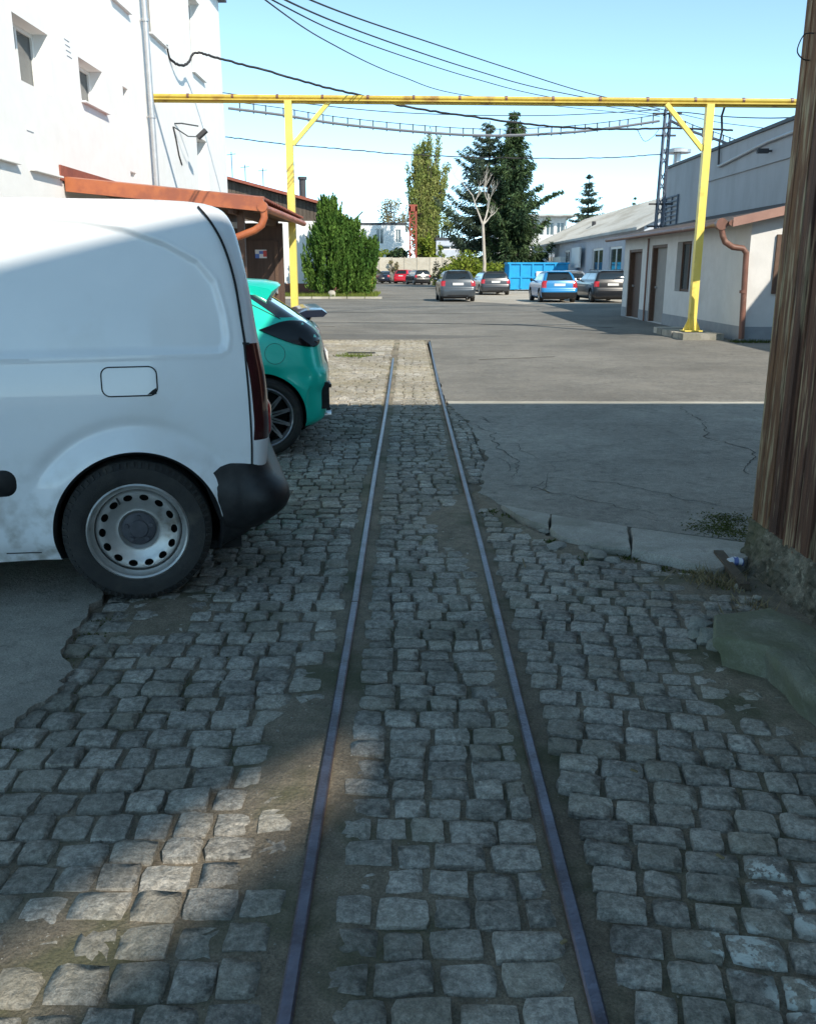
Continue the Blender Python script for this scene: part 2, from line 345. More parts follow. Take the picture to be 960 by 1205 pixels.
def window_in(parent, O, U, N, hole, depth, fmat='window_white', gmat='pane_glass', mull=1, fw=.06, name='window'):
    O = Vector(O); U = Vector(U); N = Vector(N); Z = Vector((0, 0, 1)); a, c, e, g = hole[:4]
    P = lambda u, z, d: O+U*u+Z*z-N*d
    b = MB(); d0, d1 = depth-.06, depth+.01
    def slab(bb, u0, u1, z0, z1, da, db):
        vs = [P(u0, z0, da), P(u1, z0, da), P(u1, z1, da), P(u0, z1, da), P(u0, z0, db), P(u1, z0, db), P(u1, z1, db), P(u0, z1, db)]
        bb.add(vs, [(0, 1, 2, 3), (7, 6, 5, 4), (0, 4, 5, 1), (1, 5, 6, 2), (2, 6, 7, 3), (3, 7, 4, 0)])
    slab(b, a, a+fw, e, g, d0, d1); slab(b, c-fw, c, e, g, d0, d1); slab(b, a+fw, c-fw, g-fw, g, d0, d1); slab(b, a+fw, c-fw, e, e+fw, d0, d1)
    for k in range(mull):
        x = a+fw+(c-a-2*fw)*(k+1)/(mull+1); slab(b, x-fw/2, x+fw/2, e+fw, g-fw, d0, d1)
    w = b.build(name, fmat, parent)
    p = MB(); slab(p, a+fw*.5, c-fw*.5, e+fw*.5, g-fw*.5, depth-.025, depth-.012); p.build('pane', gmat, w)
    return w

# ================================================================= GROUND
tag(sheet('ground', [(-400, -80), (400, -80), (400, 700), (-400, 700)], -.14, 'yard_earth', .3), 'brown earth under the yard reaching to the horizon')
KERB_FAR = [(.43, 6.6), (.5, 5.95), (.62, 5.52), (.88, 5.30), (1.30, 5.02), (1.93, 4.74)]
apron_edge = ragged([(.47, 10.05), (.63, 8.6), (.62, 7.7), (.66, 7.1), (.56, 6.5), (.5, 5.95), (.60, 5.62)], .05, .05, 3)
sheet('asphalt_apron', apron_edge+[(.66, 5.57), (.89, 5.38), (1.32, 5.10), (1.93, 4.79), (2.6, 4.5), (12, 4.5), (12, 10.12), (.47, 10.12)], .012, 'asphalt')
sheet('halo_strip', ragged([(.47, 10.12), (.47, 10.36)], .05, .02)+ragged([(.47, 10.36), (4.5, 10.3), (8, 10.3)], .15, .02, 5)+[(8, 10.12)], .014, 'pale_concrete')  # pale strip stands in for the bright halo line along the shade edge
road = [(.44, 10.36), (8, 10.302), (12, 10.3), (30, 19), (30, 220), (-60, 220), (-60, 19.9), (-2, 19.9)]+ragged([(-2, 19.9), (.49, 19.9)], .2, .03, 9)+ragged([(.49, 19.9), (.44, 15), (.44, 10.36)], .15, .02, 2)
sheet('asphalt_road', road, .010, 'asphalt_sunlit')
sheet('asphalt_band', ragged([(-9, 20.0), (-2, 20.0), (1.0, 20.2)], .2, .05, 1)+ragged([(2.2, 20.9), (-1, 21.6), (-9, 22.2)], .2, .08, 6), .014, 'tarmac_dark', .02)
for k, (pts, w) in enumerate([([(-8, 27.4), (0, 26.4), (3.5, 25.2), (5.5, 24.2)], .10), ([(-3, 33), (2, 32), (5, 33.5)], .07), ([(1.2, 15.4), (2.6, 15.9)], .04), ([(-7, 24.3), (-2, 24.6)], .05)]):
    up = ragged(pts, .15, .12, k*3); dn = [(x, y-w*(.6+.6*random.random())) for x, y in up][::-1]
    sheet('tar_seam', up+dn, .0155, 'crack_filler', .01)
sheet('gravel_lot', ragged([(2.6, 45), (4.5, 41.6), (8.5, 40.6), (12.2, 40.8)], .4, .2, 3)+[(12.3, 96)]+ragged([(3.2, 96), (2.2, 60), (2.6, 45)], .8, .3, 8), .016, 'pale_gravel', .03)
def crack(pts, w):
    """thin tapering ribbon along a crack"""
    n = len(pts); L_, R_ = [], []
    for i, p in enumerate(pts):
        p = Vector(p[:2]); d = Vector(pts[min(i+1, n-1)][:2])-Vector(pts[max(i-1, 0)][:2]); d = d.normalized(); nn = Vector((-d.y, d.x)); t = i/(n-1); ww = w*(.25+.75*math.sin(math.pi*min(1, .15+t*.85)))*rc.uniform(.6, 1.3)/2
        L_.append((p+nn*ww)[:]); R_.append((p-nn*ww)[:])
    b = MB(); b.v = [(x, y, .0165) for x, y in L_]+[(x, y, .0165) for x, y in R_]; b.f = [(i, i+1, n+i+1, n+i) for i in range(n-1)]; b.m = [0]*(n-1); b.build('asphalt_crack', 'crack_filler', kind='structure')
rc = random.Random(11)
for pts, w in [([(3.05, 9.95), (3.0, 8.9), (2.75, 8.0), (2.95, 7.3), (2.55, 6.6), (2.7, 5.9), (2.3, 5.5)], .010), ([(2.9, 7.3), (3.4, 7.35), (4.4, 7.15)], .008), ([(.62, 8.9), (.8, 8.2), (.78, 7.6), (.9, 6.9), (.75, 6.3)], .009), ([(1.0, 6.4), (1.5, 6.2), (1.9, 5.7), (2.4, 5.4)], .008), ([(.7, 6.2), (1.2, 5.75), (1.6, 5.3)], .008)]:
    crack(ragged(pts, .05, .07, len(pts)), w)
for k in range(16):
    x = rc.uniform(.64, 1.0); y = rc.uniform(5.9, 9.4); a = rc.uniform(-1.2, 1.2); up = [(x, y)]; turn = rc.gauss(0, .06)
    for j in range(rc.randint(5, 12)):
        a += turn+rc.gauss(0, .3); x += .035*math.cos(a); y += .08*math.sin(a); up.append((x, y))
    if all(p[0] > .64 and p[1] > 5.75 for p in up): crack(up, rc.uniform(.003, .006))
ASPH_L = [(-1.9, 1.0), (-1.62, 1.7), (-1.5, 2.2), (-1.326, 2.568), (-1.342, 2.736), (-1.301, 2.89), (-1.309, 3.135), (-1.373, 3.291), (-1.414, 3.601), (-1.425, 3.857), (-1.6, 4.3), (-1.9, 4.8), (-2.4, 5.3), (-3.4, 5.6)]
sheet('asphalt_patch', ragged(ASPH_L, .03, .05, 4)+[(-8, 5.6), (-8, -2), (-1.9, -2)], .022, 'asphalt')
# beds of dirt that fill the joints and bury stones along the rails
LX, RX = -.25, .402
def left_limit(y):
    if y < 5.3:
        for (x0, y0), (x1, y1) in zip(ASPH_L[:-1], ASPH_L[1:]):
            if y0 <= y <= y1: return lerp(x0, x1, (y-y0)/(y1-y0))-.06
        return -1.95
    return -3.6
def right_far(x):   # where the right-hand setts end at the kerb
    pts = [(.42, 6.3), (.5, 5.7), (.68, 5.1), (.82, 4.82), (1.07, 4.58), (1.2, 4.5), (1.57, 4.22), (1.9, 4.1), (9, 4.1)]
    for (x0, y0), (x1, y1) in zip(pts[:-1], pts[1:]):
        if x0 <= x <= x1: return lerp(y0, y1, (x-x0)/(x1-x0))
    return 4.1
def dirt_h(x, y):
    n1 = noise.noise(Vector((x*1.5, y*1.5, 3))); n2 = noise.noise(Vector((x*7, y*7, 9))); n3 = noise.noise(Vector((x*19, y*19, 1)))
    h = -.017+.010*n1+.004*n2+.0025*n3
    if x < LX:
        d = LX-x; h += .014*(1-sstep(.04, lerp(.30, .12, sstep(3, 4.2, y)), d))*(1-sstep(8, 10, y))+.016*math.exp(-(((x+.40)/.14)**2+((y-2.45)/.5)**2))
        h += .019*math.exp(-(((x+.82)/.3)**2+((y-1.72)/.2)**2))
        h += .02*math.exp(-(((x+1.15)/.25)**2+((y-3.75)/.35)**2))
    elif x < RX:
        d = min((x-LX)*lerp(.62, 1, sstep(2.6, 3.6, y)), RX-x); h += .017*(1-sstep(.04, .15, d))*(1-sstep(9, 12, y)*.6)
        h += .024*math.exp(-(((x-.26)/.15)**2+((y-5.2)/.6)**2))+.012*math.exp(-(((x-.02)/.14)**2+((y-2.0)/.4)**2))
    else:
        h += .05*math.exp(-(((x-1.62)/.48)**2+((y-3.05)/.62)**2))+.03*math.exp(-(((x-1.5)/.3)**2+((y-4.1)/.22)**2))
        h += (.03*(1-sstep(0, .3, right_far(x)-y))*(1-sstep(.9, 1.3, x)) if y < 6 else 0)+.008*(1-sstep(0, .08, x-RX))
        if y > 4 and y > right_far(x)+.12 and x > .62: h = -.03
    return min(h, .009+.004*n2+.003*n3, .006+max(0, .25*(min(abs(x-LX), abs(x-RX))-.03)))
def bed(x0, x1, y1, label):
    ys = list(np.arange(.6, min(6, y1), .028))+([] if y1 < 6 else list(np.arange(6, 10, .05))+list(np.arange(10, y1+.01, .09)))
    nx = int((x1-x0)/.028); xs = np.linspace(x0, x1, nx+1); b = MB()
    b.v = [(float(x), float(y), dirt_h(x, y)) for y in ys for x in xs]; w = nx+1
    b.f = [(j*w+i, j*w+i+1, (j+1)*w+i+1, (j+1)*w+i) for j in range(len(ys)-1) for i in range(nx)]; b.m = [0]*len(b.f)
    o = b.build('cobbled_pavement', 'joint_dirt', kind='structure', smooth=60); tag(o, label); return o
BED = [bed(-3.7, LX, 20.0, 'cobbled pavement left of the rails, dusty beside the rail'), bed(LX, RX+.0, 20.0, 'cobbled strip between the two rails'), bed(RX, 2.3, 10.3, 'dark cobbled pavement right of the rails up to the kerb slabs')]
# stones
def sett_mesh(i):
    """rough hewn block: 12-point outline, chipped shoulder, faceted top"""
    r = random.Random(i); b = MB(); n = 12
    cs = [(-.5, -.5), (.5, -.5), (.5, .5), (-.5, .5)]; cs = [(x+r.uniform(-.035, .035), y+r.uniform(-.045, .045)) for x, y in cs]; out = []
    for k in range(4):
        (x0, y0), (x1, y1) = cs[k], cs[(k+1) % 4]; pull = r.uniform(.9, .985)
        out.append((x0*pull, y0*pull))
        for t in (.3+r.uniform(-.1, .1), .7+r.uniform(-.1, .1)):
            nx, ny = y1-y0, x0-x1; o = r.uniform(-.035, .03); out.append((lerp(x0, x1, t)+nx*o, lerp(y0, y1, t)+ny*o))
    for k, z, j in ((1.0, -.07, 0), (1.0, -.010, .003), (.965, -.001, .0025), (.55, .003, .0045)):
        for x, y in out: q = k*r.uniform(.985, 1.01); b.v.append((x*q, y*q, z+r.uniform(-j, j)))
    for j in range(3): b.f += [(j*n+k, j*n+(k+1) % n, (j+1)*n+(k+1) % n, (j+1)*n+k) for k in range(n)]
    b.v.append((r.uniform(-.1, .1), r.uniform(-.1, .1), r.uniform(.001, .008))); c = len(b.v)-1
    b.f += [(3*n+k, 3*n+(k+1) % n, c) for k in range(n)]; b.m = [0]*len(b.f)
    return b.build('sett', 'sett_stone', smooth=22, mesh_only=True)
SETT = [sett_mesh(i) for i in range(26)]
def rows(x0f, x1f, y0, y1, pitch, wmean, rot, pivot, keep, seed):
    r = random.Random(seed); out = []; y = y0; ca, sa = math.cos(rot), math.sin(rot)
    while y < y1:
        p = pitch*r.uniform(.9, 1.12); xa, xb = x0f(y), x1f(y); x = xb-r.uniform(0, .05) if x1f(0) < 0 else xa+r.uniform(0, .03)
        sgn = -1 if x1f(0) < 0 else 1
        while (x > xa if sgn < 0 else x < xb-.03):
            w = wmean*r.uniform(.78, 1.25)
            if sgn > 0 and xb-x-w < .05: w = xb-x
            cx = x+sgn*w/2; cy = y+p/2+.012*math.sin(cx*3+seed)+r.uniform(-.006, .006)
            dx, dy = cx-pivot[0], cy-pivot[1]; X = pivot[0]+ca*dx-sa*dy; Y = pivot[1]+sa*dx+ca*dy
            if keep(X, Y): out.append((X, Y, (w-.009)*r.uniform(.95, 1.0), (p-.010)*r.uniform(.94, 1.0), rot+r.uniform(-.045, .045), r.uniform(-.007, .006), r.uniform(-.04, .04), r.uniform(-.04, .04), r.randrange(26)))
            x += sgn*w
        y += p
    return out
allset = [rows(lambda y: -3.6, lambda y: -.285+.0262*(y-3), .75, 19.9, .116, .122, R(1.5), (-.3, 3), lambda x, y: left_limit(y)+.05 < x < -.30 and y < 19.85, 1),
          rows(lambda y: -.2, lambda y: .36, .75, 19.9, .106, .122, 0, (0, 0), lambda x, y: y < 19.85, 2),
          rows(lambda y: .440-.1944*(y-2.5), lambda y: 3.0, .3, 7.4, .108, .124, R(-11), (.445, 2.5), lambda x, y: .44 < x < 2.25 and .7 < y < right_far(x)-.05 and not (x > 1.66 and y > 3.3), 3)
          +rows(lambda y: .43, lambda y: .43+.19*sstep(5.6, 7.0, y)*(1-.4*sstep(8.5, 10, y)), 6.3, 10.1, .115, .10, 0, (0, 0), lambda x, y: True, 4)]
for par, st in zip(BED, allset):
    vis = []; rest = []
    for s in st:
        q = proj((s[0], s[1], 0))
        (vis if q and -30 < q[0] < 990 and q[1] < 1225 and s[1] < 9 else rest).append(s)
    vis.sort(key=lambda s: s[0]**2+s[1]**2); rest += vis[300:]; vis = vis[:300]
    mats = lambda s: Matrix.Translation((s[0], s[1], s[5])) @ Matrix.Rotation(s[4], 4, 'Z') @ Matrix.Rotation(s[6], 4, 'X') @ Matrix.Rotation(s[7], 4, 'Y') @ Matrix.Diagonal((s[2], s[3], 1, 1))
    for s in vis:
        o = link('sett', SETT[s[8]], par); o.matrix_local = mats(s)
    vv = []; ff = []; o0 = 0
    cache = [(np.array([v.co[:] for v in me.vertices]), [tuple(p.vertices) for p in me.polygons]) for me in SETT]
    for s in rest:
        A, fs = cache[s[8]]; m = np.array(mats(s)); V = A @ m[:3, :3].T+m[:3, 3]; vv.append(V); ff += [tuple(i+o0 for i in f) for f in fs]; o0 += len(A)
    b = MB(); b.v = [tuple(x) for x in np.concatenate(vv).tolist()]; b.f = ff; b.m = [0]*len(ff)
    b.build('distant_setts', 'sett_stone', par, smooth=22, kind='stuff')
# rails
def rail(pts, label):
    t = empty('steel_rail', (pts[0][0][0], pts[0][0][1], 0), label, 'rail', 'narrow gauge track rails')
    for seg in pts:
        b = MB()
        n = len(seg); prof = [(-.017, -.08), (-.017, .010), (-.012, .015), (.012, .015), (.017, .010), (.017, -.08)]
        for i, p in enumerate(seg):
            for (dx, dz) in prof: b.v.append((p[0]+dx, p[1], dz+(p[2] if len(p) > 2 else 0)))
        k = len(prof)
        b.f = [(i*k+j, i*k+j+1, (i+1)*k+j+1, (i+1)*k+j) for i in range(n-1) for j in range(k-1)]+[tuple(range(k)), tuple(range((n-1)*k, n*k))]
        b.m = [0 if 1 <= q % (k-1) <= 3 else 1 for q in range((n-1)*(k-1))]+[1, 1]; b.build('rail_section', ['rail_steel', 'rail_rust'], t, smooth=30)
rail([[(-.254, .5), (-.254, 2.4), (-.2475, 3.845)], [(-.2475, 3.853), (-.25, 5.2), (-.252, 6.5), (-.244, 9.9), (-.248, 12.5), (-.255, 14.4, -.006), (-.262, 15.9, -.024)]], 'left steel rail set flush in the cobbles, ending in the sunlit setts')
rail([[(.396, .5), (.396, 2.86), (.408, 4.78), (.41, 6.9)], [(.41, 6.908), (.411, 9.9), (.417, 12.5), (.437, 15.6), (.45, 17.2, -.004), (.468, 19.6, -.022)]], 'right steel rail running along the edge of the asphalt')
# kerb slabs between setts and asphalt
KP = [[(.60, 5.52), (.88, 5.30), (.83, 5.02), (.74, 5.12)], [(.886, 5.29), (1.30, 5.01), (1.215, 4.60), (1.07, 4.62), (.86, 4.82), (.84, 5.01)], [(1.31, 5.0), (1.93, 4.68), (1.81, 4.44), (1.57, 4.235), (1.222, 4.58)]]
for q, lb in zip(KP, ['narrow broken end slab of the kerb, next to the right rail', 'middle kerb slab with broken front edge and rubble before it', 'long kerb slab running to the wooden wall']):
    b = MB(); rp = ragged(q+[q[0]], .06, .013, q[0][0]*9)[:-1]; n = len(rp); cx = sum(p[0] for p in rp)/n; cy = sum(p[1] for p in rp)/n
    for k, z in ((1, -.1), (1, .026), (.975, .038)):
        b.v += [(cx+(p[0]-cx)*k, cy+(p[1]-cy)*k, z+.006*noise.noise(Vector((p[0]*4, p[1]*4, 0)))) for p in rp]
    b.f = [(j*n+i, j*n+(i+1) % n, (j+1)*n+(i+1) % n, (j+1)*n+i) for j in range(2) for i in range(n)]+[tuple(range(2*n, 3*n))]; b.m = [0]*len(b.f)
    tag(b.build('kerb_slab', 'kerb_concrete', smooth=30), lb, 'kerb', 'kerb slabs edging the asphalt')
def rock(name, c, size, mat, seed, sub=2):
    bm = bmesh.new(); bmesh.ops.create_icosphere(bm, subdivisions=sub, radius=1); r = random.Random(seed)
    for v in bm.verts:
        k = 1+.45*noise.noise(v.co*1.3+Vector((seed*3.1, 0, 0)))+.12*noise.noise(v.co*4+Vector((seed, 5, 0)))
        v.co = Vector((v.co.x*size[0]*k, v.co.y*size[1]*k, v.co.z*size[2]*k))
    bmesh.ops.rotate(bm, verts=bm.verts, matrix=Matrix.Rotation(r.uniform(0, 6), 3, 'Z')); bmesh.ops.translate(bm, verts=bm.verts, vec=c)
    me = bpy.data.meshes.new(name); bm.to_mesh(me); bm.free(); me.materials.append(MATS[mat])
    me.polygons.foreach_set('use_smooth', [True]*len(me.polygons)); me.set_sharp_from_angle(angle=R(40)); return link(name, me)
RUB = ['large flat lump at the left end of the rubble', 'squat lump second from the left in the rubble', 'lump in the middle of the rubble, nearest the slab face', 'biggest lump near the right end of the rubble', 'small lump behind the biggest one', 'small lump furthest back at the left', 'rightmost lump of the rubble', 'smallest chip furthest left near the rail']
for k, (u, v, s) in enumerate([(655, 643, .07), (672, 636, .055), (690, 648, .06), (702, 655, .08), (715, 648, .05), (663, 630, .045), (720, 660, .05), (640, 625, .04)]):
    p = gp(u, v); tag(rock('rubble_stone', (p.x, p.y, .002), (s, s*.7, s*.42), 'concrete', k+5), 'concrete '+RUB[k]+' by the kerb', 'rubble', 'rubble along the broken kerb')
# pebbles, twigs and grit
b = MB(); tet = [(1, 0, -.4), (-.5, .87, -.4), (-.5, -.87, -.4), (0, 0, .7)]
for k in range(2600):
    a = random.random(); y = .9+7*random.random()**2; x = random.uniform(-1.6, 2.1)*min(1, .35+y*.25)
    if x > 1.8 and y > 3.4 or abs(x-LX) < .03 or abs(x-RX) < .03 or (x > .5 and y > 4.2): continue
    h = dirt_h(x, y)
    if h < -.012 and random.random() < .6: continue
    s = random.uniform(.0015, .0045)*(1.5 if random.random() < .04 else 1); t = random.uniform(0, 6.3); c, d = math.cos(t)*s, math.sin(t)*s
    b.add([(x+p[0]*c-p[1]*d, y+p[0]*d+p[1]*c, h+.3*s+p[2]*s*.8) for p in tet], [(0, 1, 3), (1, 2, 3), (2, 0, 3)])
tag(b.build('grit', 'concrete'), 'pale grit and pebbles scattered over the dirt between the cobbles', kind='stuff')
# moss / weeds in joints and along edges
def blades(name, spots, mat, label, n, h=.03, w=.006, z0=None):
    b = MB()
    for _ in range(n):
        x, y, r = random.choice(spots); x += random.gauss(0, r); y += random.gauss(0, r); t = random.uniform(0, 6.3); hh = h*random.uniform(.4, 1.2)
        dx, dy = math.cos(t)*w, math.sin(t)*w; lx, ly = random.gauss(0, hh*.6), random.gauss(0, hh*.6); z = max(-.02, dirt_h(x, y)-.002) if y < 8 else .0
        if z0 is not None: z = z0
        b.add([(x-dx, y-dy, z), (x+dx, y+dy, z), (x+lx, y+ly, z+hh)], [(0, 1, 2)])
    return tag(b.build(name, mat), label, kind='stuff')
sp = [(*gp(u, v).xy, .035) for u, v in [(85, 750), (110, 745), (75, 810), (95, 765), (18, 862), (8, 880), (85, 790), (120, 730), (270, 770), (240, 800), (330, 700), (215, 835)]]
blades('moss', sp, 'moss_green', 'green moss and tiny weeds along the ragged asphalt edge', 700, .012)
sp = [(*gp(u, v).xy, .03) for u, v in [(575, 603), (600, 608), (630, 618), (740, 655), (780, 668), (810, 672), (850, 690), (650, 640), (690, 660), (880, 640), (850, 635), (700, 620), (760, 640)]]
blades('moss', sp, 'moss_green', 'dark moss growing along the kerb slabs', 800, .018)
sp = [(*gp(u, v).xy, .05) for u, v in [(820, 682), (840, 680), (855, 690), (870, 688), (835, 690), (880, 735), (890, 715)]]
blades('dry_grass', sp, 'dry_grass', 'tuft of dry straw at the foot of the wooden wall', 420, .06, .004)
sp = [(*gp(u, v).xy, .12) for u, v in [(410, 418), (418, 419), (425, 418)]]
blades('grass', sp, 'grass_green', 'small grass tuft by the hole in the sunlit cobbles', 300, .05, .012)
sp = [(*gp(u, v).xy, .07) for u, v in [(872, 632), (860, 622), (850, 628), (868, 612), (835, 622), (845, 612)]]
blades('moss', sp, 'moss_green', 'dark moss and grime on the asphalt by the shed corner', 1500, .008, .007, .0125)
# drain hole with pale rim in the far cobbles
b = MB(); q = [(-1.35, 16.3), (-.9, 16.15), (-.45, 16.3), (-.42, 16.75), (-.9, 16.95), (-1.3, 16.85)]
b.prism(ragged(q+[q[0]], .08, .04, 2)[:-1], -.05, .02, 'z', 0); b.prism(ragged([(-1.15, 16.42), (-.6, 16.4), (-.62, 16.72), (-1.1, 16.75), (-1.15, 16.42)], .08, .03, 5)[:-1], .018, .024, 'z', 1)
tag(b.build('drain_cover', ['pale_concrete', 'crack_filler']), 'cracked drain slab with dark hole in the sunlit cobbles', 'drain')

# ================================================================= LARGE STRUCTURES
# --- wood clad shed whose corner stands on the right
SX = 1.84
t = empty('wooden_shed', (SX, 4.5, 0), 'dark wooden shed corner of weathered vertical planks on mossy concrete', 'shed')
b = MB(); b.box(SX+.035, 9, 1.0, 4.47, .0, 5.28); b.build('wall', 'plank_wood', t)
y = 4.5; k = 0
while y > 1.02:
    w = random.uniform(.13, .19); w = min(w, y-1.0)
    b = MB(); pr = random.uniform(0, .014); z0 = .155+.02*random.random()+.05*sstep(3.5, 4.5, y)
    nz = 9; ch = .006
    for i in range(nz+1):
        z = lerp(z0, 5.26, (i/nz)**1.6)
        e0 = .004*noise.noise(Vector((k*3.3, z*2, 0))); e1 = .004*noise.noise(Vector((k*3.3+9, z*2, 0)))
        b.v += [(SX+.03, y-w+.003+e0, z), (SX-pr, y-w+.003+ch+e0, z), (SX-pr+.003*math.sin(k+z), y-w/2, z), (SX-pr, y-.003-ch+e1, z), (SX+.03, y-.003+e1, z)]
    b.f = [(i*5+j, i*5+j+1, i*5+j+6, i*5+j+5) for i in range(nz) for j in range(4)]+[(0, 1, 2, 3, 4)]; b.m = [0]*len(b.f)
    b.build('plank', 'plank_edge' if k == 0 else 'plank_wood', t); y -= w; k += 1
for yy in (4.20, 3.74, 3.30):
    b = MB(); b.box(SX-.026, SX+.01, yy-.02, yy+.02, .24, 5.2); b.build('batten', 'plank_wood', t)
b = MB(); b.box(SX-.012, SX+.04, 4.46, 4.525, .215, 5.28); b.build('corner_board', 'plank_edge', t)
y = 4.47+.06; x = SX+.045
while x < 8.9:
    w = random.uniform(.14, .2); b = MB(); b.box(x, x+w-.006, 4.47, 4.47+random.uniform(.02, .032), .3, 5.25); b.build('plank', 'plank_wood', t); x += w
b = MB(); nu, nv = 320, 24     # rough concrete plinth
for j in range(nv+1):
    for i in range(nu+1):
        yy = lerp(4.53, 1.0, i/nu); s = j/nv; z = lerp(-.05, .235, s)
        xx = SX-lerp(.075, .010, s**.8)-.02*noise.noise(Vector((yy*5, z*8, 0)))-.018*abs(noise.noise(Vector((yy*13, z*15, 3))))-.014*noise.noise(Vector((yy*30, z*30, 3)))-.007*noise.noise(Vector((yy*70, z*70, 3)))
        if j == nv: xx = SX+.06
        b.v.append((xx, yy, z))
b.f = [(j*(nu+1)+i, j*(nu+1)+i+1, (j+1)*(nu+1)+i+1, (j+1)*(nu+1)+i) for j in range(nv) for i in range(nu)]; b.m = [0]*len(b.f)
b.box(SX+.0, 9, 4.47, 4.528, -.05, .23)
b.build('plinth', 'mossy_concrete', t, smooth=14)
b = MB(); b.box(SX-.004, 9.1, .95, 4.5, 5.28, 5.34); b.build('roof', 'roof_dark', t)
# --- unseen blocks added to cast foreground shade, van edge, sun streak and annex shadow
def gz(x): return 12.3+.46*(x-6.085)
b = MB(); b.prism([(2.4, 0), (13.5, 0), (13.5, 14), (7.15, 10.35), (6.585, 9.70), (5.485, 8.93), (4.4, 8.17), (2.4, 7.05)], -16, -8, 'y')  # added block, top edge shaped as the lower side of the sun streak
tag(b.build('shade_block', 'plaster_white', smooth=30), 'unseen white block behind the viewer, added to shade the foreground', 'building')
b = MB(); b.prism([(2.4, 7.4), (4.4, 8.45), (5.525, 9.34), (6.555, 10.07), (7.02, 10.33), (13.5, 13.6), (13.5, 15), (11, gz(11)), (2.4, gz(2.4))], -8.4, -8.02, 'y'); b.box(2.0, 2.398, -8.4, -8.02, 0, 9)  # added panel, the slit under it lets the sun streak through
tag(b.build('shade_panel', 'plaster_white'), 'unseen sloping panel behind the viewer, added to shape the sun streak', 'wall')
b = MB(); b.prism([(.6, 5.79), (7.5, 8.96), (7.5, 10.16), (.6, 6.99)], -3.25, -3.0, 'y'); b.box(.6, .9, -3.25, -3.0, 0, 5.85); b.box(7.1, 7.5, -3.25, -3.0, 0, 8.8)  # added beam, its upper edge draws the shade line on the van
tag(b.build('shade_beam', 'plaster_white'), 'unseen sloping beam on two posts behind the viewer, added to shade the van', 'blocker')
b = MB(); b.box(10.5, 18, 7.5, 15.6, 0, 5.3); tag(b.build('side_shade_block', 'brick_base'), 'unseen plain block right of the wooden shed, added to shade the annex front', 'building')  # added out of view for the slanting shadow on the annex front

# --- white building on the left
WX = -5.7
wt = empty('white_building', (WX, 29.65, 0), 'tall white plastered building with recessed windows on the left', 'building')
HOLES = [(14.15, 15.48, 4.2, 5.09), (16.8, 18.05, 4.36, 5.06), (18.93, 20.0, 6.55, 8.45), (21.53, 22.85, 6.55, 8.45), (25.6, 26.95, 6.58, 8.5), (25.64, 26.88, 3.6, 5.0), (19.27, 19.6, 4.85, 5.05), (19.36, 19.75, 3.36, 3.46)]
Y0 = 9.0
hl = [(a-Y0, c-Y0, e, g) for a, c, e, g in HOLES]
b = MB(); wall_holes(b, (WX, Y0, 0), (0, 1, 0), (1, 0, 0), 29.65-Y0, 9.3, hl, .32)
b.add([(WX, 29.65, 0), (-18, 29.65, 0), (-18, 29.65, 9.3), (WX, 29.65, 9.3)], [(0, 1, 2, 3)]); b.add([(WX, Y0, 0), (-18, Y0, 0), (-18, Y0, 9.3), (WX, Y0, 9.3)], [(0, 1, 2, 3)])
b.box(WX-.34, WX-.32-.05, Y0+.1, 29.5, 0.1, 9.2)
b.build('wall', 'plaster_white', wt)
b = MB(); b.box(-18.2, WX+.22, Y0-.2, 29.85, 9.302, 9.45); b.build('roof', 'steel_bluegrey', wt)
for i, h in enumerate(hl[:6]):
    window_in(wt, (WX, Y0, 0), (0, 1, 0), (1, 0, 0), h, .30, mull=1)
    if i:
        b = MB(); b.box(WX-.1, WX+.085, h[0]+Y0-.03, h[1]+Y0+.06, h[2]-.028, h[2]-.003); b.build('sill', 'plaster_white', wt)
for (a, c, z) in [(14.2, 15.36, 2.95), (12.6, 13.75, 2.98)]:
    b = MB(); b.box(WX-.02, WX+.085, a, c, z-.0, z+.025); b.build('sill', 'plaster_white', wt)
for h in hl[6:]:
    b = MB(); b.box(WX-.26, WX-.2, h[0]+Y0, h[1]+Y0, h[2], h[3]); b.build('vent', 'dark_steel', wt)
for k in range(4): b = MB(); b.box(WX-.01, WX+.008, 16.2+.02*k, 16.42+.02*k, 5.2-.08*k, 5.208-.08*k); b.build('vent_slat', 'zinc', wt)
b = MB(); b.box(WX-.01, WX+.008, 14.25, 14.5, 3.515, 3.525); b.build('vent_slat', 'zinc', wt)
b = MB(); b.tube([(WX+.12, 20.88, 9.3), (WX+.12, 20.88, 3.1)], .06, 12)
for z in (8.6, 6.6, 4.7): b.tube([(WX+.12, 20.88, z), (WX+.12, 20.88, z+.06)], .078, 12); b.bar((WX, 20.88, z+.03), (WX+.1, 20.88, z+.03), .03)
b.tube([(WX+.02, 21.12, 9.3), (WX+.02, 21.12, 3.1)], .014, 6)
tag(b.build('drainpipe', 'zinc', smooth=40), 'grey zinc drainpipe running down the white wall', 'drainpipe')
# wall lamp and cables on the wall
t = empty('wall_floodlight', (WX, 23.5, 4.9), 'dark floodlight on a bracket on the white wall', 'lamp')
b = MB(); b.tube([(WX, 23.3, 4.95), (WX+.1, 23.6, 5.0), (WX+.45, 23.9, 4.98)], .018, 6); b.tube([(WX+.02, 23.2, 4.85), (WX+.25, 23.6, 4.7), (WX+.4, 23.8, 4.72)], .014, 6)
b.tube([(WX+.02, 23.1, 4.85), (WX+.02, 23.3, 4.6), (WX+.02, 23.5, 4.25), (WX+.02, 23.75, 4.05)], .018, 6); b.build('bracket', 'dark_steel', t)
b = MB(); b.bar((WX+.4, 24.0, 4.72), (WX+.62, 24.0, 4.9), .2, .09); b.build('lamp_head', 'dark_steel', t)

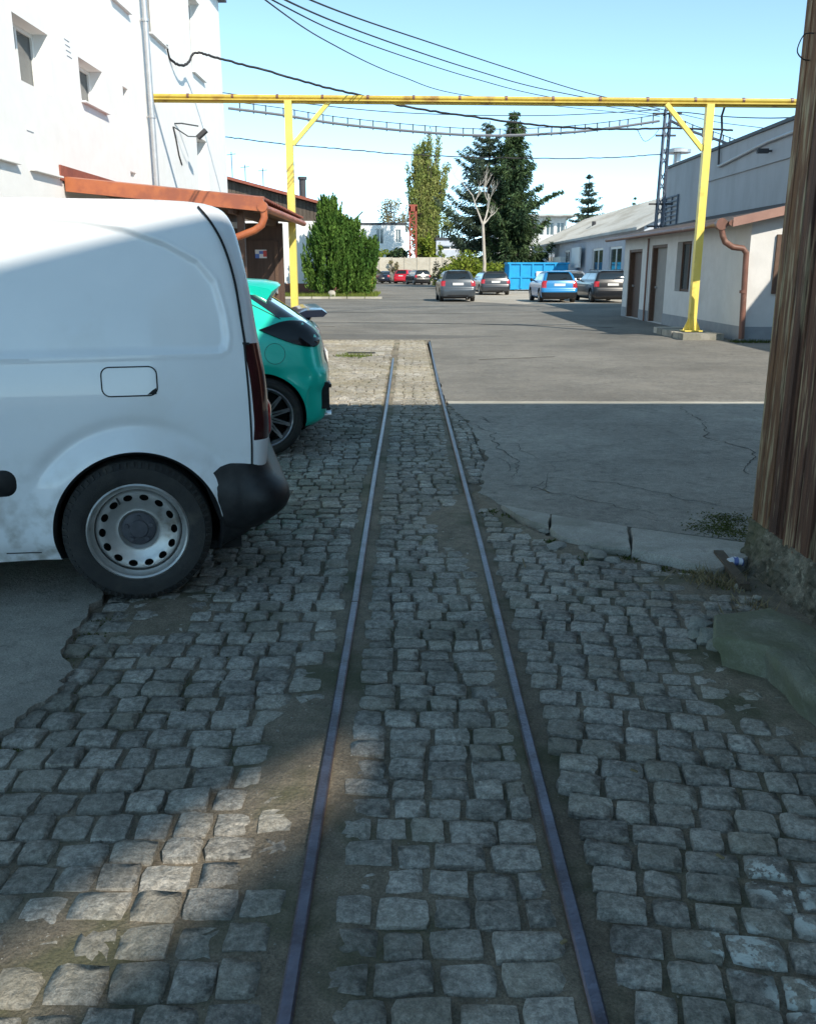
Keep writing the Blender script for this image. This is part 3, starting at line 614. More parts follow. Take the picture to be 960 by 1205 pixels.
# --- canopy of red tiles with a brown door against the white building
ct = empty('tiled_canopy', (-2.5, 15.7, 0), 'lean-to canopy with red tiled roof, orange flashing and brown back wall', 'canopy')
def roofz(x): return lerp(2.62, 2.93, (x+2.5)/(-3.2))
b = MB()
for j, yy in enumerate((15.55, 21.35)): b.v += [(-5.69, yy, roofz(-5.69)-.09), (-2.52, yy, roofz(-2.52)-.09), (-2.52, yy, roofz(-2.52)-.02), (-5.69, yy, roofz(-5.69)-.02)]
b.f = [(0, 1, 2, 3), (4, 5, 6, 7), (0, 1, 5, 4), (1, 2, 6, 5), (2, 3, 7, 6), (3, 0, 4, 7)]; b.m = [0]*6; b.build('roof_deck', 'frame_brown', ct)
b = MB()   # tiles: rows of curved pans, joined
ny = 26; nx = 11
for i in range(ny):
    ya = 15.62+i*(21.38-15.62)/ny; yw = (21.38-15.62)/ny
    for j in range(nx):
        xa = -2.40-j*3.25/nx; xb = xa-3.25/nx*1.12; n = 5; vs = []
        for e, (x, lift) in enumerate(((xa, .035), (xb, .0))):
            for k in range(n):
                tt = k/(n-1); vs.append((x, ya+yw*1.04*tt, roofz(x)+lift+.035*math.sin(math.pi*tt)))
        for k in range(n): v = vs[k]; vs.append((v[0], v[1], v[2]-.03))
        b.add(vs, [(k, k+1, n+k+1, n+k) for k in range(n-1)]+[(k, k+1, 2*n+k+1, 2*n+k) for k in range(n-1)])
o = b.build('roof_tiles', 'tile_red', ct, smooth=40, kind='stuff')
b = MB()   # orange verge flashing along the sloped front
for x0, x1 in ((-5.66, -2.40),):
    z0, z1 = roofz(x0), roofz(x1)
    b.add([(x0, 15.5, z0-.17), (x1, 15.5, z1-.17), (x1, 15.5, z1+.05), (x0, 15.5, z0+.05), (x0, 15.64, z0-.17), (x1, 15.64, z1-.17), (x1, 15.64, z1+.075), (x0, 15.64, z0+.075)],
          [(0, 1, 2, 3), (4, 5, 6, 7), (0, 1, 5, 4), (1, 2, 6, 5), (2, 3, 7, 6), (3, 0, 4, 7)])
b.build('verge_flashing', 'flashing_orange', ct)
b = MB(); b.add([(WX+.004, 15.4, 2.92), (WX+.03, 15.4, 2.92), (WX+.03, 21.3, 2.92), (WX+.004, 21.3, 2.92), (WX+.004, 15.4, 3.16), (WX+.03, 15.4, 3.16), (WX+.03, 21.3, 3.16), (WX+.004, 21.3, 3.16)], [(0, 1, 2, 3), (4, 5, 6, 7), (0, 1, 5, 4), (1, 2, 6, 5), (2, 3, 7, 6), (3, 0, 4, 7)])
b.build('wall_flashing', 'tile_red', ct)
b = MB(); b.tube([(-2.40, 15.6, 2.5), (-2.40, 18, 2.515), (-2.40, 21.4, 2.53)], .06, 10); b.build('gutter', 'flashing_orange', ct, smooth=40)
b = MB(); c0 = aty(310, 244, 15.56); b.lathe([(.0, .0), (.085, .0), (.085, .12), (0, .12)], 14, Matrix.Translation((-2.42, 15.6, 2.52)))
b.tube([aty(310, 246, 15.56), aty(311, 255, 15.56), aty(308, 264, 15.56), aty(300, 270, 15.56), aty(290, 274, 15.56), aty(277, 279, 15.6), aty(270, 283, 15.6), aty(268, 300, 15.6), (-3.1, 15.6, 0.05)], .062, 10)
b.build('downpipe', 'flashing_orange', ct, smooth=50)
for x in (-3.0, -3.9, -4.8): b = MB(); b.bar((x, 15.75, roofz(x)-.17), (x, 21.2, roofz(x)-.17), .09, .14); b.build('rafter', 'frame_brown', ct)
b = MB(); b.bar((-5.6, 16.3, 2.45), (-2.9, 16.3, 2.25), .1, .1); b.build('tie_beam', 'door_grey', ct)
b = MB(); b.box(-5.68, -2.84, 20.9, 21.05, 0, 2.52); b.build('back_wall', 'door_brown', ct)
b = MB(); b.box(-2.98, -2.86, 16.2, 16.32, 0, 2.5); b.build('post', 'frame_brown', ct)
d = MB(); d.box(-3.98, -2.92, 20.85, 20.9, .02, 2.15); dd = d.build('door', 'door_brown', ct)
for p in ((-3.96, -3.88), (-3.02, -2.94)): b = MB(); b.box(p[0], p[1], 20.83, 20.85, .05, 2.12); b.build('stile', 'frame_brown', dd)
b = MB(); b.box(-2.995, -2.965, 20.79, 20.83, .98, 1.12); b.box(-3.1, -2.98, 20.79, 20.80, 1.08, 1.1); b.build('handle', 'zinc', dd)
b = MB(); q0 = aty(300, 293, 20.82); q1 = aty(314, 303, 20.82); xs = [q0.x, lerp(q0.x, q1.x, .35), lerp(q0.x, q1.x, .7), q1.x]; zm = (q0.z+q1.z)/2
b.box(xs[0], xs[3], 20.825, 20.829, q1.z, q0.z, 0); b.box(xs[0], xs[1], 20.821, 20.825, q1.z, zm, 2); b.box(xs[2], xs[3], 20.821, 20.825, zm-.06, q0.z-.02, 1); b.box(xs[1], xs[2], 20.821, 20.825, zm, q0.z-.03, 2)
b.build('sticker', ['sticker', 'sticker_red', 'sticker_blue'], dd)

# --- gabled building with brown gable behind the thuja
gt = empty('gabled_house', (-4.5, 53, 0), 'white gabled building with dark timber gable, red roof edge and brick foot', 'building')
b = MB(); b.prism([(-16, .75), (-4.6, .75), (-4.6, 4.2), (-16, 4.2)], 53, 76, 'y'); b.build('wall', 'plaster_white', gt)
b = MB(); b.prism([(-16.04, 0), (-4.56, 0), (-4.56, .75), (-16.04, .75)], 52.96, 76, 'y'); b.build('brick_foot', 'brick_base', gt)
def rz2(x): return 5.1+(-4.5-x)*.255
b = MB(); b.prism([(-16, 4.2), (-4.6, 4.2), (-4.6, rz2(-4.6)-.15), (-10.5, rz2(-10.5)-.15), (-16, rz2(-10.5)-1.5)], 53.1, 75.9, 'y'); b.build('gable', 'wood_gable', gt)
x = -15.9
while x < -4.7:
    w = .22; top = rz2(x)-.2 if x > -10.5 else rz2(-10.5)-.2-(-10.5-x)*.255
    b = MB(); b.box(x, x+w-.02, 53.04+.02*random.random(), 53.1, 4.15, top); b.build('plank', 'wood_gable', gt); x += w
b = MB(); b.prism([(-4.3, rz2(-4.3)-.12), (-4.3, rz2(-4.3)+.04), (-10.5, rz2(-10.5)+.04), (-16.4, rz2(-10.5)-1.4), (-16.4, rz2(-10.5)-1.56), (-10.5, rz2(-10.5)-.12)], 52.6, 76.3, 'y'); b.build('roof', 'tile_red', gt)
b = MB(); p = aty(356, 222, 56); b.tube([(p.x, 56, 4.5), (p.x, 56, p.z+.55)], .2, 10); b.tube([(p.x, 56, p.z+.55), (p.x, 56, p.z+.7)], .27, 10); b.build('chimney', 'dark_steel', gt)
for u, v in ((272, 178), (288, 193), (309, 197)):
    p = aty(u, v, 55); q = aty(u, 212, 55); b = MB(); b.tube([(p.x, 55, p.z), (p.x, 55, q.z-.6)], .025, 5); b.bar((p.x-.25, 55, p.z-.15), (p.x+.25, 55, p.z-.1), .03); b.build('aerial', 'dark_steel', gt)
p = aty(411, 263, 66); q = aty(427, 248, 66); b = MB(); b.tube([(p.x, 66, p.z-.8), p, q], .05, 6); b.build('floodlight_arm', 'dark_steel', gt)

# --- long low building on the right
BX = 12.6
lt = empty('long_low_building', (BX, 50, 0), 'long low blue-grey building with a pale sheet roof behind the parked cars', 'building')
HH = []
for (u0, v0, u1, v1) in [(626, 297, 634, 308), (643, 297, 652, 308), (664, 294, 669.5, 309), (697, 292, 708, 320), (717, 290, 730, 320), (738, 288, 745, 320)]:
    a = atx(u0, v0, BX); c = atx(u1, v1, BX); HH.append((min(a.y, c.y), max(a.y, c.y), max(.3, c.z), a.z))
YB = 49.5; b = MB(); wall_holes(b, (BX, YB, 0), (0, 1, 0), (-1, 0, 0), 92-YB, 3.9, [(a-YB, c-YB, e, g) for a, c, e, g in HH], .14)
b.prism([(BX, 0), (22.4, 0), (22.4, 3.9), (17.5, 6.15), (BX, 3.9)], YB-.02, YB, 'y'); b.prism([(BX, 0), (22.4, 0), (22.4, 3.9), (17.5, 6.15), (BX, 3.9)], 92, 92.02, 'y'); b.box(BX+.2, BX+.3, YB+.1, 91.9, 0, 3.8)
b.build('wall', 'plaster_bluegrey', lt)
for a, c, e, g in HH: window_in(lt, (BX, YB, 0), (0, 1, 0), (-1, 0, 0), (a-YB, c-YB, e, g), .13, mull=1, fw=.14)
b = MB(); b.prism([(BX-.5, 3.55), (17.5, 6.2), (22.6, 3.9), (22.6, 4.02), (17.5, 6.34), (BX-.5, 3.7)], YB-.4, 92.5, 'y'); b.build('roof', 'roof_sheet', lt)
b = MB(); yy = YB
while yy < 92: b.bar((BX-.5, yy, 3.72), (17.5, yy, 6.36), .05, .04); yy += 1.0
b.build('roof_seam', 'roof_sheet', lt, kind='stuff')
a = atx(675, 291, BX-.3); c = atx(683, 314, BX-.3); b = MB(); b.box(BX-.45, BX-.32, c.y, a.y, c.z, a.z); b.build('white_board', 'board_white', lt)
a = atx(653, 302, BX-.3); c = atx(662, 308, BX-.3); b = MB(); b.box(BX-.5, BX-.05, c.y, a.y, c.z, a.z); b.build('wall_box', 'board_white', lt)
p = aty(683, 274, 72); b = MB(); b.tube([(p.x+1.0, 72, 4.5), (p.x+1.0, 72, p.z+.9)], .16, 8); b.build('chimney', 'dark_steel', lt)

# --- tall grey hall
tt = empty('grey_hall', (10, 36.3, 0), 'tall plain grey rendered hall behind the white annex', 'building')
b = MB(); b.box(10, 22, 19.6, 36.3, 0, 5.25); b.build('wall', 'plaster_grey', tt)
b = MB(); b.box(9.93, 22.1, 19.5, 36.38, 5.252, 5.34); b.build('parapet_cap', 'dark_steel', tt)
b = MB(); b.box(9.94, 9.998, 19.8, 31.2, 4.33, 4.40); b.build('ledge', 'plaster_grey', tt)
b = MB(); b.tube([(9.93, 20.5, 4.98), (9.93, 26.3, 4.92), (9.93, 30.1, 4.70), (9.93, 30.25, 4.72)], .045, 8); b.build('wall_pipe', 'zinc', tt, smooth=40)
b = MB(); b.tube([(9.93, 30.2, 4.72), (9.93, 30.3, 5.4), (9.95, 30.2, 5.75), (9.7, 29.6, 6.1), (9.6, 29.0, 6.4), (9.5, 28.5, 6.35)], .035, 8); b.build('cable_conduit', 'dark_steel', tt, smooth=40)
lad = MB()
for yy in (34.5, 35.25, 36.0): lad.bar((9.95, yy, 3.1), (9.95, yy, 4.2), .05)
for k in range(7): lad.bar((9.95, 34.5, 3.15+k*.17), (9.95, 36.0, 3.15+k*.17), .05)
lad.build('wall_grille', 'steel_bluegrey', tt)
b = MB(); b.tube([(10.15, 35.7, 5.3), (10.15, 35.7, 5.75)], .14, 10); b.tube([(10.15, 35.7, 5.75), (10.15, 35.7, 5.86), (10.15, 35.7, 5.93)], [.5, .5, .2], 12); b.build('roof_vent', 'zinc', tt, smooth=30)
b = MB(); b.box(9.6, 9.9, 26.0, 26.12, 4.6, 4.72); b.bar((9.6, 26.06, 4.66), (10, 26.06, 4.66), .05); b.build('wall_lamp', 'dark_steel', tt)

# --- white annex with doors
at_ = empty('white_annex', (7.2, 19.4, 0), 'low white annex with two doors, window and lean-to roof in front of the hall', 'building')
AX = 7.2; YA, YE = 19.42, 30.6
def sc(hole): return hole
AH = [(28.3, 29.95, .02, 2.13), (25.6, 27.2, .02, 2.2), (23.4, 24.65, .95, 2.22)]
b = MB(); wall_holes(b, (AX, YA, 0), (0, 1, 0), (-1, 0, 0), YE-YA, 2.46, [(a-YA, c-YA, e, g) for a, c, e, g in AH], .22)
b.prism([(AX, 0), (9.98, 0), (9.98, 3.12), (AX, 2.46)], YE-.02, YE, 'y'); b.box(AX+.24, AX+.3, YA+.2, YE-.1, 0, 2.4)
b.add([(AX, YA, 0), (9.98, YA, 0), (9.98, YA, 3.12), (AX, YA, 2.46)], [(0, 1, 2, 3)]); b.build('wall', 'plaster_cream', at_)
for (y0, y1) in ((YA-.012, AH[1][0]), (AH[1][1], AH[0][0]), (AH[0][1], YE)):
    b = MB(); b.box(AX-.012, AX-.0, y0, y1, 0, .32); b.build('plinth', 'plinth_grey', at_)
b = MB(); b.box(AX, 9.98, YA-.012, YA-.0, 0, .32); b.build('plinth', 'plinth_grey', at_)
for (a, c, e, g), mt in ((AH[0], 'door_brown'), (AH[1], 'door_grey')):
    b = MB(); b.box(AX+.16, AX+.21, a+.08, c-.08, e, g-.08); d = b.build('door', mt, at_)
    b = MB(); b.box(AX+.10, AX+.16, c-.26, c-.2, .98, 1.04); b.build('handle', 'zinc', d)
    b = MB(); b.box(AX+.02, AX+.2, a, a+.08, e, g); b.box(AX+.02, AX+.2, c-.08, c, e, g); b.box(AX+.02, AX+.2, a+.08, c-.08, g-.08, g); b.build('door_frame', 'frame_brown', at_)
window_in(at_, (AX, YA, 0), (0, 1, 0), (-1, 0, 0), (AH[2][0]-YA, AH[2][1]-YA, AH[2][2], AH[2][3]), .2, 'frame_brown', mull=1)
def arz(x): return lerp(2.5, 3.22, (x-6.72)/3.28)
b = MB(); b.prism([(6.72, arz(6.72)-.09), (9.98, arz(9.98)-.09), (9.98, arz(9.98)), (6.72, arz(6.72))], 19.14, 30.9, 'y'); b.build('roof', 'roof_dark', at_)
b = MB(); b.prism([(6.68, arz(6.68)-.13), (9.9, arz(9.9)-.13), (9.9, arz(9.9)+.05), (6.68, arz(6.68)+.05)], 19.08, 19.135, 'y'); b.build('verge_flashing', 'flashing_brown', at_)
b = MB(); b.tube([(6.66, 19.1, 2.44), (6.66, 31, 2.46)], .06, 10); b.build('gutter', 'pipe_brown', at_, smooth=40)
b = MB(); b.tube([(AX-.06, 27.42, 0), (AX-.06, 27.42, 2.4)], .03, 8); b.build('wall_pipe', 'pipe_brown', at_)
b = MB(); P = [aty(848, 263, 19.25), aty(850, 276, 19.25), aty(853, 284, 19.25), aty(862, 290, 19.28), aty(874, 291.5, 19.3), aty(878, 297, 19.3), aty(877, 312, 19.3), aty(872, 398, 19.3)]
b.tube(P, .062, 12); b.lathe([(0, 0), (.11, 0), (.12, .02), (.12, .16), (0, .16)], 12, Matrix.Translation((P[0].x, 19.33, P[0].z)))
for k in (6,): b.tube([P[6]+Vector((0, 0, -.5)), P[6]+Vector((0, 0, -.56))], .075, 12)
b.build('downpipe', 'pipe_brown', at_, smooth=50)
a = aty(915, 275, YA-.04); c = aty(925, 345, YA-.04); b = MB(); b.box(a.x, a.x+.9, YA-.06, YA-.005, c.z, a.z); b.build('window_shutter', 'frame_brown', at_)
# kerb block under the right gas post
kt = empty('post_plinth', (6.5, 20.5, 0), 'low plinth of pale and grey stone blocks under the right yellow post', 'plinth')
for k in range(6):
    y0 = 19.75+k*.42; b = MB(); j = random.uniform(-.03, .03); b.box(6.05+j, 6.95+j, y0, y0+.40, -.05, .135+.02*random.random()); b.build('block', 'pale_concrete' if k % 2 else 'concrete', kt)

# ================================================================= GAS PIPE PORTAL
pt = empty('gas_pipe_portal', (6.44, 20.5, 0), 'yellow gas pipe carried on two tall yellow posts across the yard', 'gas pipe')
ZB = 5.2
b = MB(); b.tube([(-5.69, 21.4, 5.24), (9.4, 20.25, 4.93)], .043, 14); b.build('pipe', 'gas_yellow_shaded', pt, smooth=40)
b = MB(); b.bar((-5.69, 21.4, 5.176), (9.4, 20.25, 4.866), .10, .03); b.bar((-5.69, 21.45, 5.135), (9.4, 20.30, 4.825), .02, .05); b.build('carrier_beam', 'gas_yellow_shaded', pt)
for k in range(15):
    x = -4.9+k*1.0; f = (x+5.69)/15.09; yy = 21.4-1.15*f; zz = 5.24-.31*f; b = MB(); b.tube([(x, yy, zz), (x+.05, yy, zz)], .056, 12); b.build('pipe_clip', 'pipe_brown', pt)
for (x, yy, s, ZB, zb) in ((-2.64, 21.17, 1, 5.18, 0), (6.44, 20.48, -1, 4.99, .16)):
    b = MB(); b.box(x-.08, x+.08, yy-.08, yy+.08, zb, ZB-.08)
    b.build('post', 'gas_yellow', pt)
    b = MB(); b.bar((x+s*.08, yy, ZB-.98), (x+s*.93, yy, ZB-.07), .09, .09); b.build('brace', 'gas_yellow', pt)
    b = MB(); b.box(x-.2, x+.2, yy-.2, yy+.2, zb, zb+.025)
    for dx, dy in ((1, 0), (-1, 0), (0, 1), (0, -1)):
        p = Vector((x, yy, 0)); e = Vector((dx, dy, 0)); n = Vector((-dy, dx, 0))*.01; p = p+Vector((0, 0, zb-.1))
        b.add([p+e*.081-n+Vector((0, 0, .125)), p+e*.2-n+Vector((0, 0, .125)), p+e*.081-n+Vector((0, 0, .4)), p+e*.081+n+Vector((0, 0, .125)), p+e*.2+n+Vector((0, 0, .125)), p+e*.081+n+Vector((0, 0, .4))], [(0, 1, 2), (3, 4, 5), (0, 1, 4, 3), (1, 2, 5, 4), (0, 2, 5, 3)])
    b.build('base_plate', 'gas_yellow', pt)

# ================================================================= CABLES AND MAST
mt = empty('lattice_mast', (8.95, 33, 0), 'slim steel lattice mast carrying the cables beside the grey hall', 'mast')
b = MB(); TOP = 6.85
for dx, dy in ((-.13, -.13), (.13, -.13), (.13, .13), (-.13, .13)): b.bar((8.88+dx, 33+dy, 0), (8.95+dx*.7, 33+dy*.7, TOP), .05)
b.build('legs', 'steel_bluegrey', mt)
for k in range(16):
    z = .3+k*.42
    for (a, c) in (((-1, -1), (1, -1)), ((1, -1), (1, 1)), ((1, 1), (-1, 1)), ((-1, 1), (-1, -1))):
        f = .13*(1-.3*z/TOP); sgn = 1 if k % 2 else 0
        lad = MB(); x = 8.88+.07*z/TOP; p0 = (x+a[0]*f, 33+a[1]*f, z+.42*sgn); p1 = (x+c[0]*f, 33+c[1]*f, z+.42*(1-sgn)); lad.bar(p0, p1, .03); lad.build('lattice_bar', 'steel_bluegrey', mt)
for z, w in ((3.0, .45), (3.75, .42), (6.0, .35), (6.7, .5)): b = MB(); b.bar((8.93-w, 33, z), (8.93+w, 33, z), .06); b.build('crossarm', 'dark_steel', mt)
def cat(pts, n=14):
    """smooth curve through points"""
    P = [Vector(p) for p in pts]; out = []
    for i in range(len(P)-1):
        p0 = P[max(i-1, 0)]; p1 = P[i]; p2 = P[i+1]; p3 = P[min(i+2, len(P)-1)]
        for k in range(n):
            t = k/n; out.append(.5*((2*p1)+(-p0+p2)*t+(2*p0-5*p1+4*p2-p3)*t*t+(-p0+3*p1-3*p2+p3)*t**3))
    return out+[P[-1]]
def cable(px, r, label, mat='cable_black', first=None, wob=0):
    pts = [(aty(u, v, Y)) for u, v, Y in px]
    if first: pts = [Vector(f) for f in first]+pts
    c = cat(pts)
    if wob: c = [p+Vector((0, 0, random.uniform(-wob, wob))) for p in c]
    b = MB(); b.tube(c, r, 6); o = b.build('overhead_cable', mat, smooth=60); tag(o, label, 'cable', 'cables strung across the yard'); return c
cable([(196, 52, 23.0), (200, 68, 23.2), (213, 76, 23.6), (222, 72, 24), (231, 61, 24.4), (262, 69, 25), (320, 84, 25.6), (380, 101, 26), (432, 113, 26.3), (480, 125, 26.6), (560, 137, 27), (640, 147, 27.4), (720, 151, 28), (790, 150, 28.5), (862, 152, 29)], .03, 'thick black cable bundle looping from the white wall past the yellow pipe', wob=.012)
def hung(px, label, drop=.2, step=.42):
    c = cat([aty(u, v, Y) for u, v, Y in px], 20); t = empty('hung_cable', c[0], label, 'cable', 'cables strung across the yard')
    b = MB(); b.tube(c, .012, 5); b.build('carrier_wire', 'cable_black', t)
    b = MB(); b.tube([p+Vector((0, 0, -drop)) for p in c], .045, 6); b.build('cable_bundle', 'cable_grey', t)
    acc = 0
    for p, q in zip(c[:-1], c[1:]):
        acc += (q-p).length
        if acc > step: acc -= step*random.uniform(.8, 1.2); b = MB(); b.bar(p+Vector((0, 0, .02)), p+Vector((0, 0, -drop-.07)), .035, .015); b.build('hanger', 'cable_black', t)
hung([(268, 118, 29.6), (330, 126, 30), (400, 137, 30.6), (500, 147, 31.2), (580, 151, 31.6), (660, 148, 32), (720, 142, 32.4), (776, 134, 32.9)], 'sagging grey cable hung by many clips under a carrier wire')
hung([(790, 134, 33), (815, 146, 32), (845, 156, 31), (872, 166, 30)], 'short hung cable sloping down from the mast to the grey hall roof')
cable([(265, 160, 29.7), (340, 169, 30.2), (420, 176, 30.8), (480, 181, 31.2), (600, 185, 31.8), (700, 185, 32.4), (777, 181, 33)], .018, 'thin black wire hanging low across the whole yard', wob=.01)
cable([(262, 108, 29.6), (360, 121, 30.2), (480, 132, 31), (640, 135, 32), (776, 128, 33)], .014, 'thin wire just below the yellow pipe')
cable([(290, -20, 12), (330, 4, 14), (400, 38, 18), (480, 67, 22), (560, 92, 26.5), (640, 112, 30), (776, 134, 33)], .011, 'lowest of the three wires descending from above the viewer to the mast')
cable([(290, -30, 12), (330, -4, 14), (400, 27, 18), (480, 56, 22), (560, 82, 26.5), (640, 104, 30), (776, 130, 33)], .014, 'middle wire of the three descending from above the viewer to the mast')
cable([(300, -38, 12), (350, -8, 14.5), (420, 20, 18), (500, 47, 22), (600, 80, 27.5), (690, 108, 31), (780, 128, 33)], .014, 'uppermost of the three wires descending from above the viewer to the mast')
cable([(300, -10, 12), (380, 45, 17), (470, 88, 22), (560, 113, 28), (776, 136, 33)], .01, 'faint thin wire below the three main descending wires')
cable([(780, 135, 33), (800, 131, 32), (850, 136, 29), (905, 138, 26), (960, 136, 24)], .016, 'wire arching from the mast head over the grey hall')
cable([(780, 128, 33), (840, 142, 30), (900, 150, 27), (960, 160, 25)], .010, 'thin straight wire from the mast to the right')
cable([(750, 152, 28.2), (758, 165, 28.3), (768, 160, 28.3), (776, 150, 28.4)], .008, 'small loop of wire hanging below the thick cable by the mast')
for (u, v) in ((944, 40),):
    c = cat([atx(u+14, v-2, SX-.01), atx(u+2, v, 1.79), atx(u-6, v+18, 1.77), atx(u, v+28, 1.79), atx(u+8, v+30, SX-.01)]); b = MB(); b.tube(c, .003, 6); tag(b.build('wire_loop', 'cable_black'), 'thin loose wire loop sticking out of the wooden wall', 'wire')

# ================================================================= CAR BUILDERS
def pchip(xs, ys, q):
    xs = np.array(xs, float); ys = np.array(ys, float); h = np.diff(xs); d = np.diff(ys)/h; m = np.zeros(len(xs)); m[0] = d[0]; m[-1] = d[-1]
    for i in range(1, len(xs)-1):
        if d[i-1]*d[i] > 0: w1 = 2*h[i]+h[i-1]; w2 = h[i]+2*h[i-1]; m[i] = (w1+w2)/(w1/d[i-1]+w2/d[i])
    i = np.clip(np.searchsorted(xs, q)-1, 0, len(h)-1); t = (q-xs[i])/h[i]
    return (1+2*t)*(1-t)**2*ys[i]+t*(1-t)**2*h[i]*m[i]+t*t*(3-2*t)*ys[i+1]+t*t*(t-1)*h[i]*m[i+1]
def ring_body(levels, zs, nside, ncorner=5, nend=14, off=None, arches=(), classify=None, bulge=.03, fine=None):
    """car skin as a stack of rounded outlines; x runs to the rear; returns MB per class"""
    L = np.array(levels, float); C = [pchip(L[:, 0], L[:, k], np.array(zs)) for k in range(1, 6)]
    pts = []; reg = None
    for j, z in enumerate(zs):
        xr, xf, hw, rr, rf = (float(c[j]) for c in C); ring = []; rg = []
        rr = min(rr, hw*.9); rf = min(rf, hw*.9)
        def side(sg, rev):
            q = []
            for i in range(nside+1):
                t = i/nside
                if fine: t = fine(t)
                x = lerp(xf+rf, xr-rr, t); o = off(x, z) if off else 0
                q.append((x, sg*(hw-o)))
            return q[::-1] if rev else q
        def corner(cx, sg, r, a0, a1):
            return [(cx+r*math.cos(lerp(a0, a1, k/(ncorner+1))), sg*(hw-r)+r*math.sin(lerp(a0, a1, k/(ncorner+1)))) for k in range(1, ncorner+1)]
        s = side(-1, False); ring += s; rg += ['N']*len(s)
        s = corner(xr-rr, -1, rr, -math.pi/2, 0); ring += s; rg += ['rcN']*len(s)
        for i in range(nend+1):
            yy = lerp(-(hw-rr), hw-rr, i/nend); ring.append((xr+bulge*(1-(yy/max(.01, hw-rr))**2), yy)); rg.append('R')
        s = corner(xr-rr, 1, rr, 0, math.pi/2); ring += s; rg += ['rcF']*len(s)
        s = side(1, True); ring += s; rg += ['F']*len(s)
        s = corner(xf+rf, 1, rf, math.pi/2, math.pi); ring += s; rg += ['fcF']*len(s)
        for i in range(nend+1):
            yy = lerp(hw-rf, -(hw-rf), i/nend); ring.append((xf-bulge*2*(1-(yy/max(.01, hw-rf))**2), yy)); rg.append('X')
        s = corner(xf+rf, -1, rf, math.pi, 1.5*math.pi); ring += s; rg += ['fcN']*len(s)
        pts.append([Vector((x, y, z)) for x, y in ring]); reg = rg
    n = len(reg); keep = []
    def inside(p): return next((a for a in arches if (p.x-a[0])**2+(p.z-a[1])**2 < a[2]**2), None)
    ins = [[inside(p) if reg[k] in ('N', 'F', 'rcN', 'rcF') else None for k, p in enumerate(r)] for r in pts]
    newp = [[p.copy() for p in r] for r in pts]
    for j in range(len(zs)):
        for k in range(n):
            a = ins[j][k]
            if a:
                p = newp[j][k]; d = Vector((p.x-a[0], p.z-a[1])); d = d.normalized()*a[2] if d.length > 1e-6 else Vector((0, a[2])); p.x = a[0]+d.x; p.z = a[1]+d.y
    out = {}
    idx = {}
    for j in range(len(zs)-1):
        for k in range(n):
            k2 = (k+1) % n; q = [(j, k), (j, k2), (j+1, k2), (j+1, k)]
            if arches and all(ins[a][c] for a, c in q): continue
            c = sum((pts[a][e] for a, e in q), Vector())/4; key = classify(reg[k] if reg[k] == reg[k2] or reg[k] in ('N', 'F', 'R', 'X') else reg[k], c.x, c.y, c.z, float(C[2][j]), float(C[0][j])) if classify else 'body'
            b = out.setdefault(key, MB()); im = idx.setdefault(key, {}); f = []
            for a in q:
                if a not in im: im[a] = len(b.v); b.v.append(tuple(newp[a[0]][a[1]]))
                f.append(im[a])
            if len(set(f)) >= 3: b.f.append(tuple(f)); b.m.append(0)
    b = out['body']; b.add(pts[-1], [tuple(range(n))]); 
    return out, C
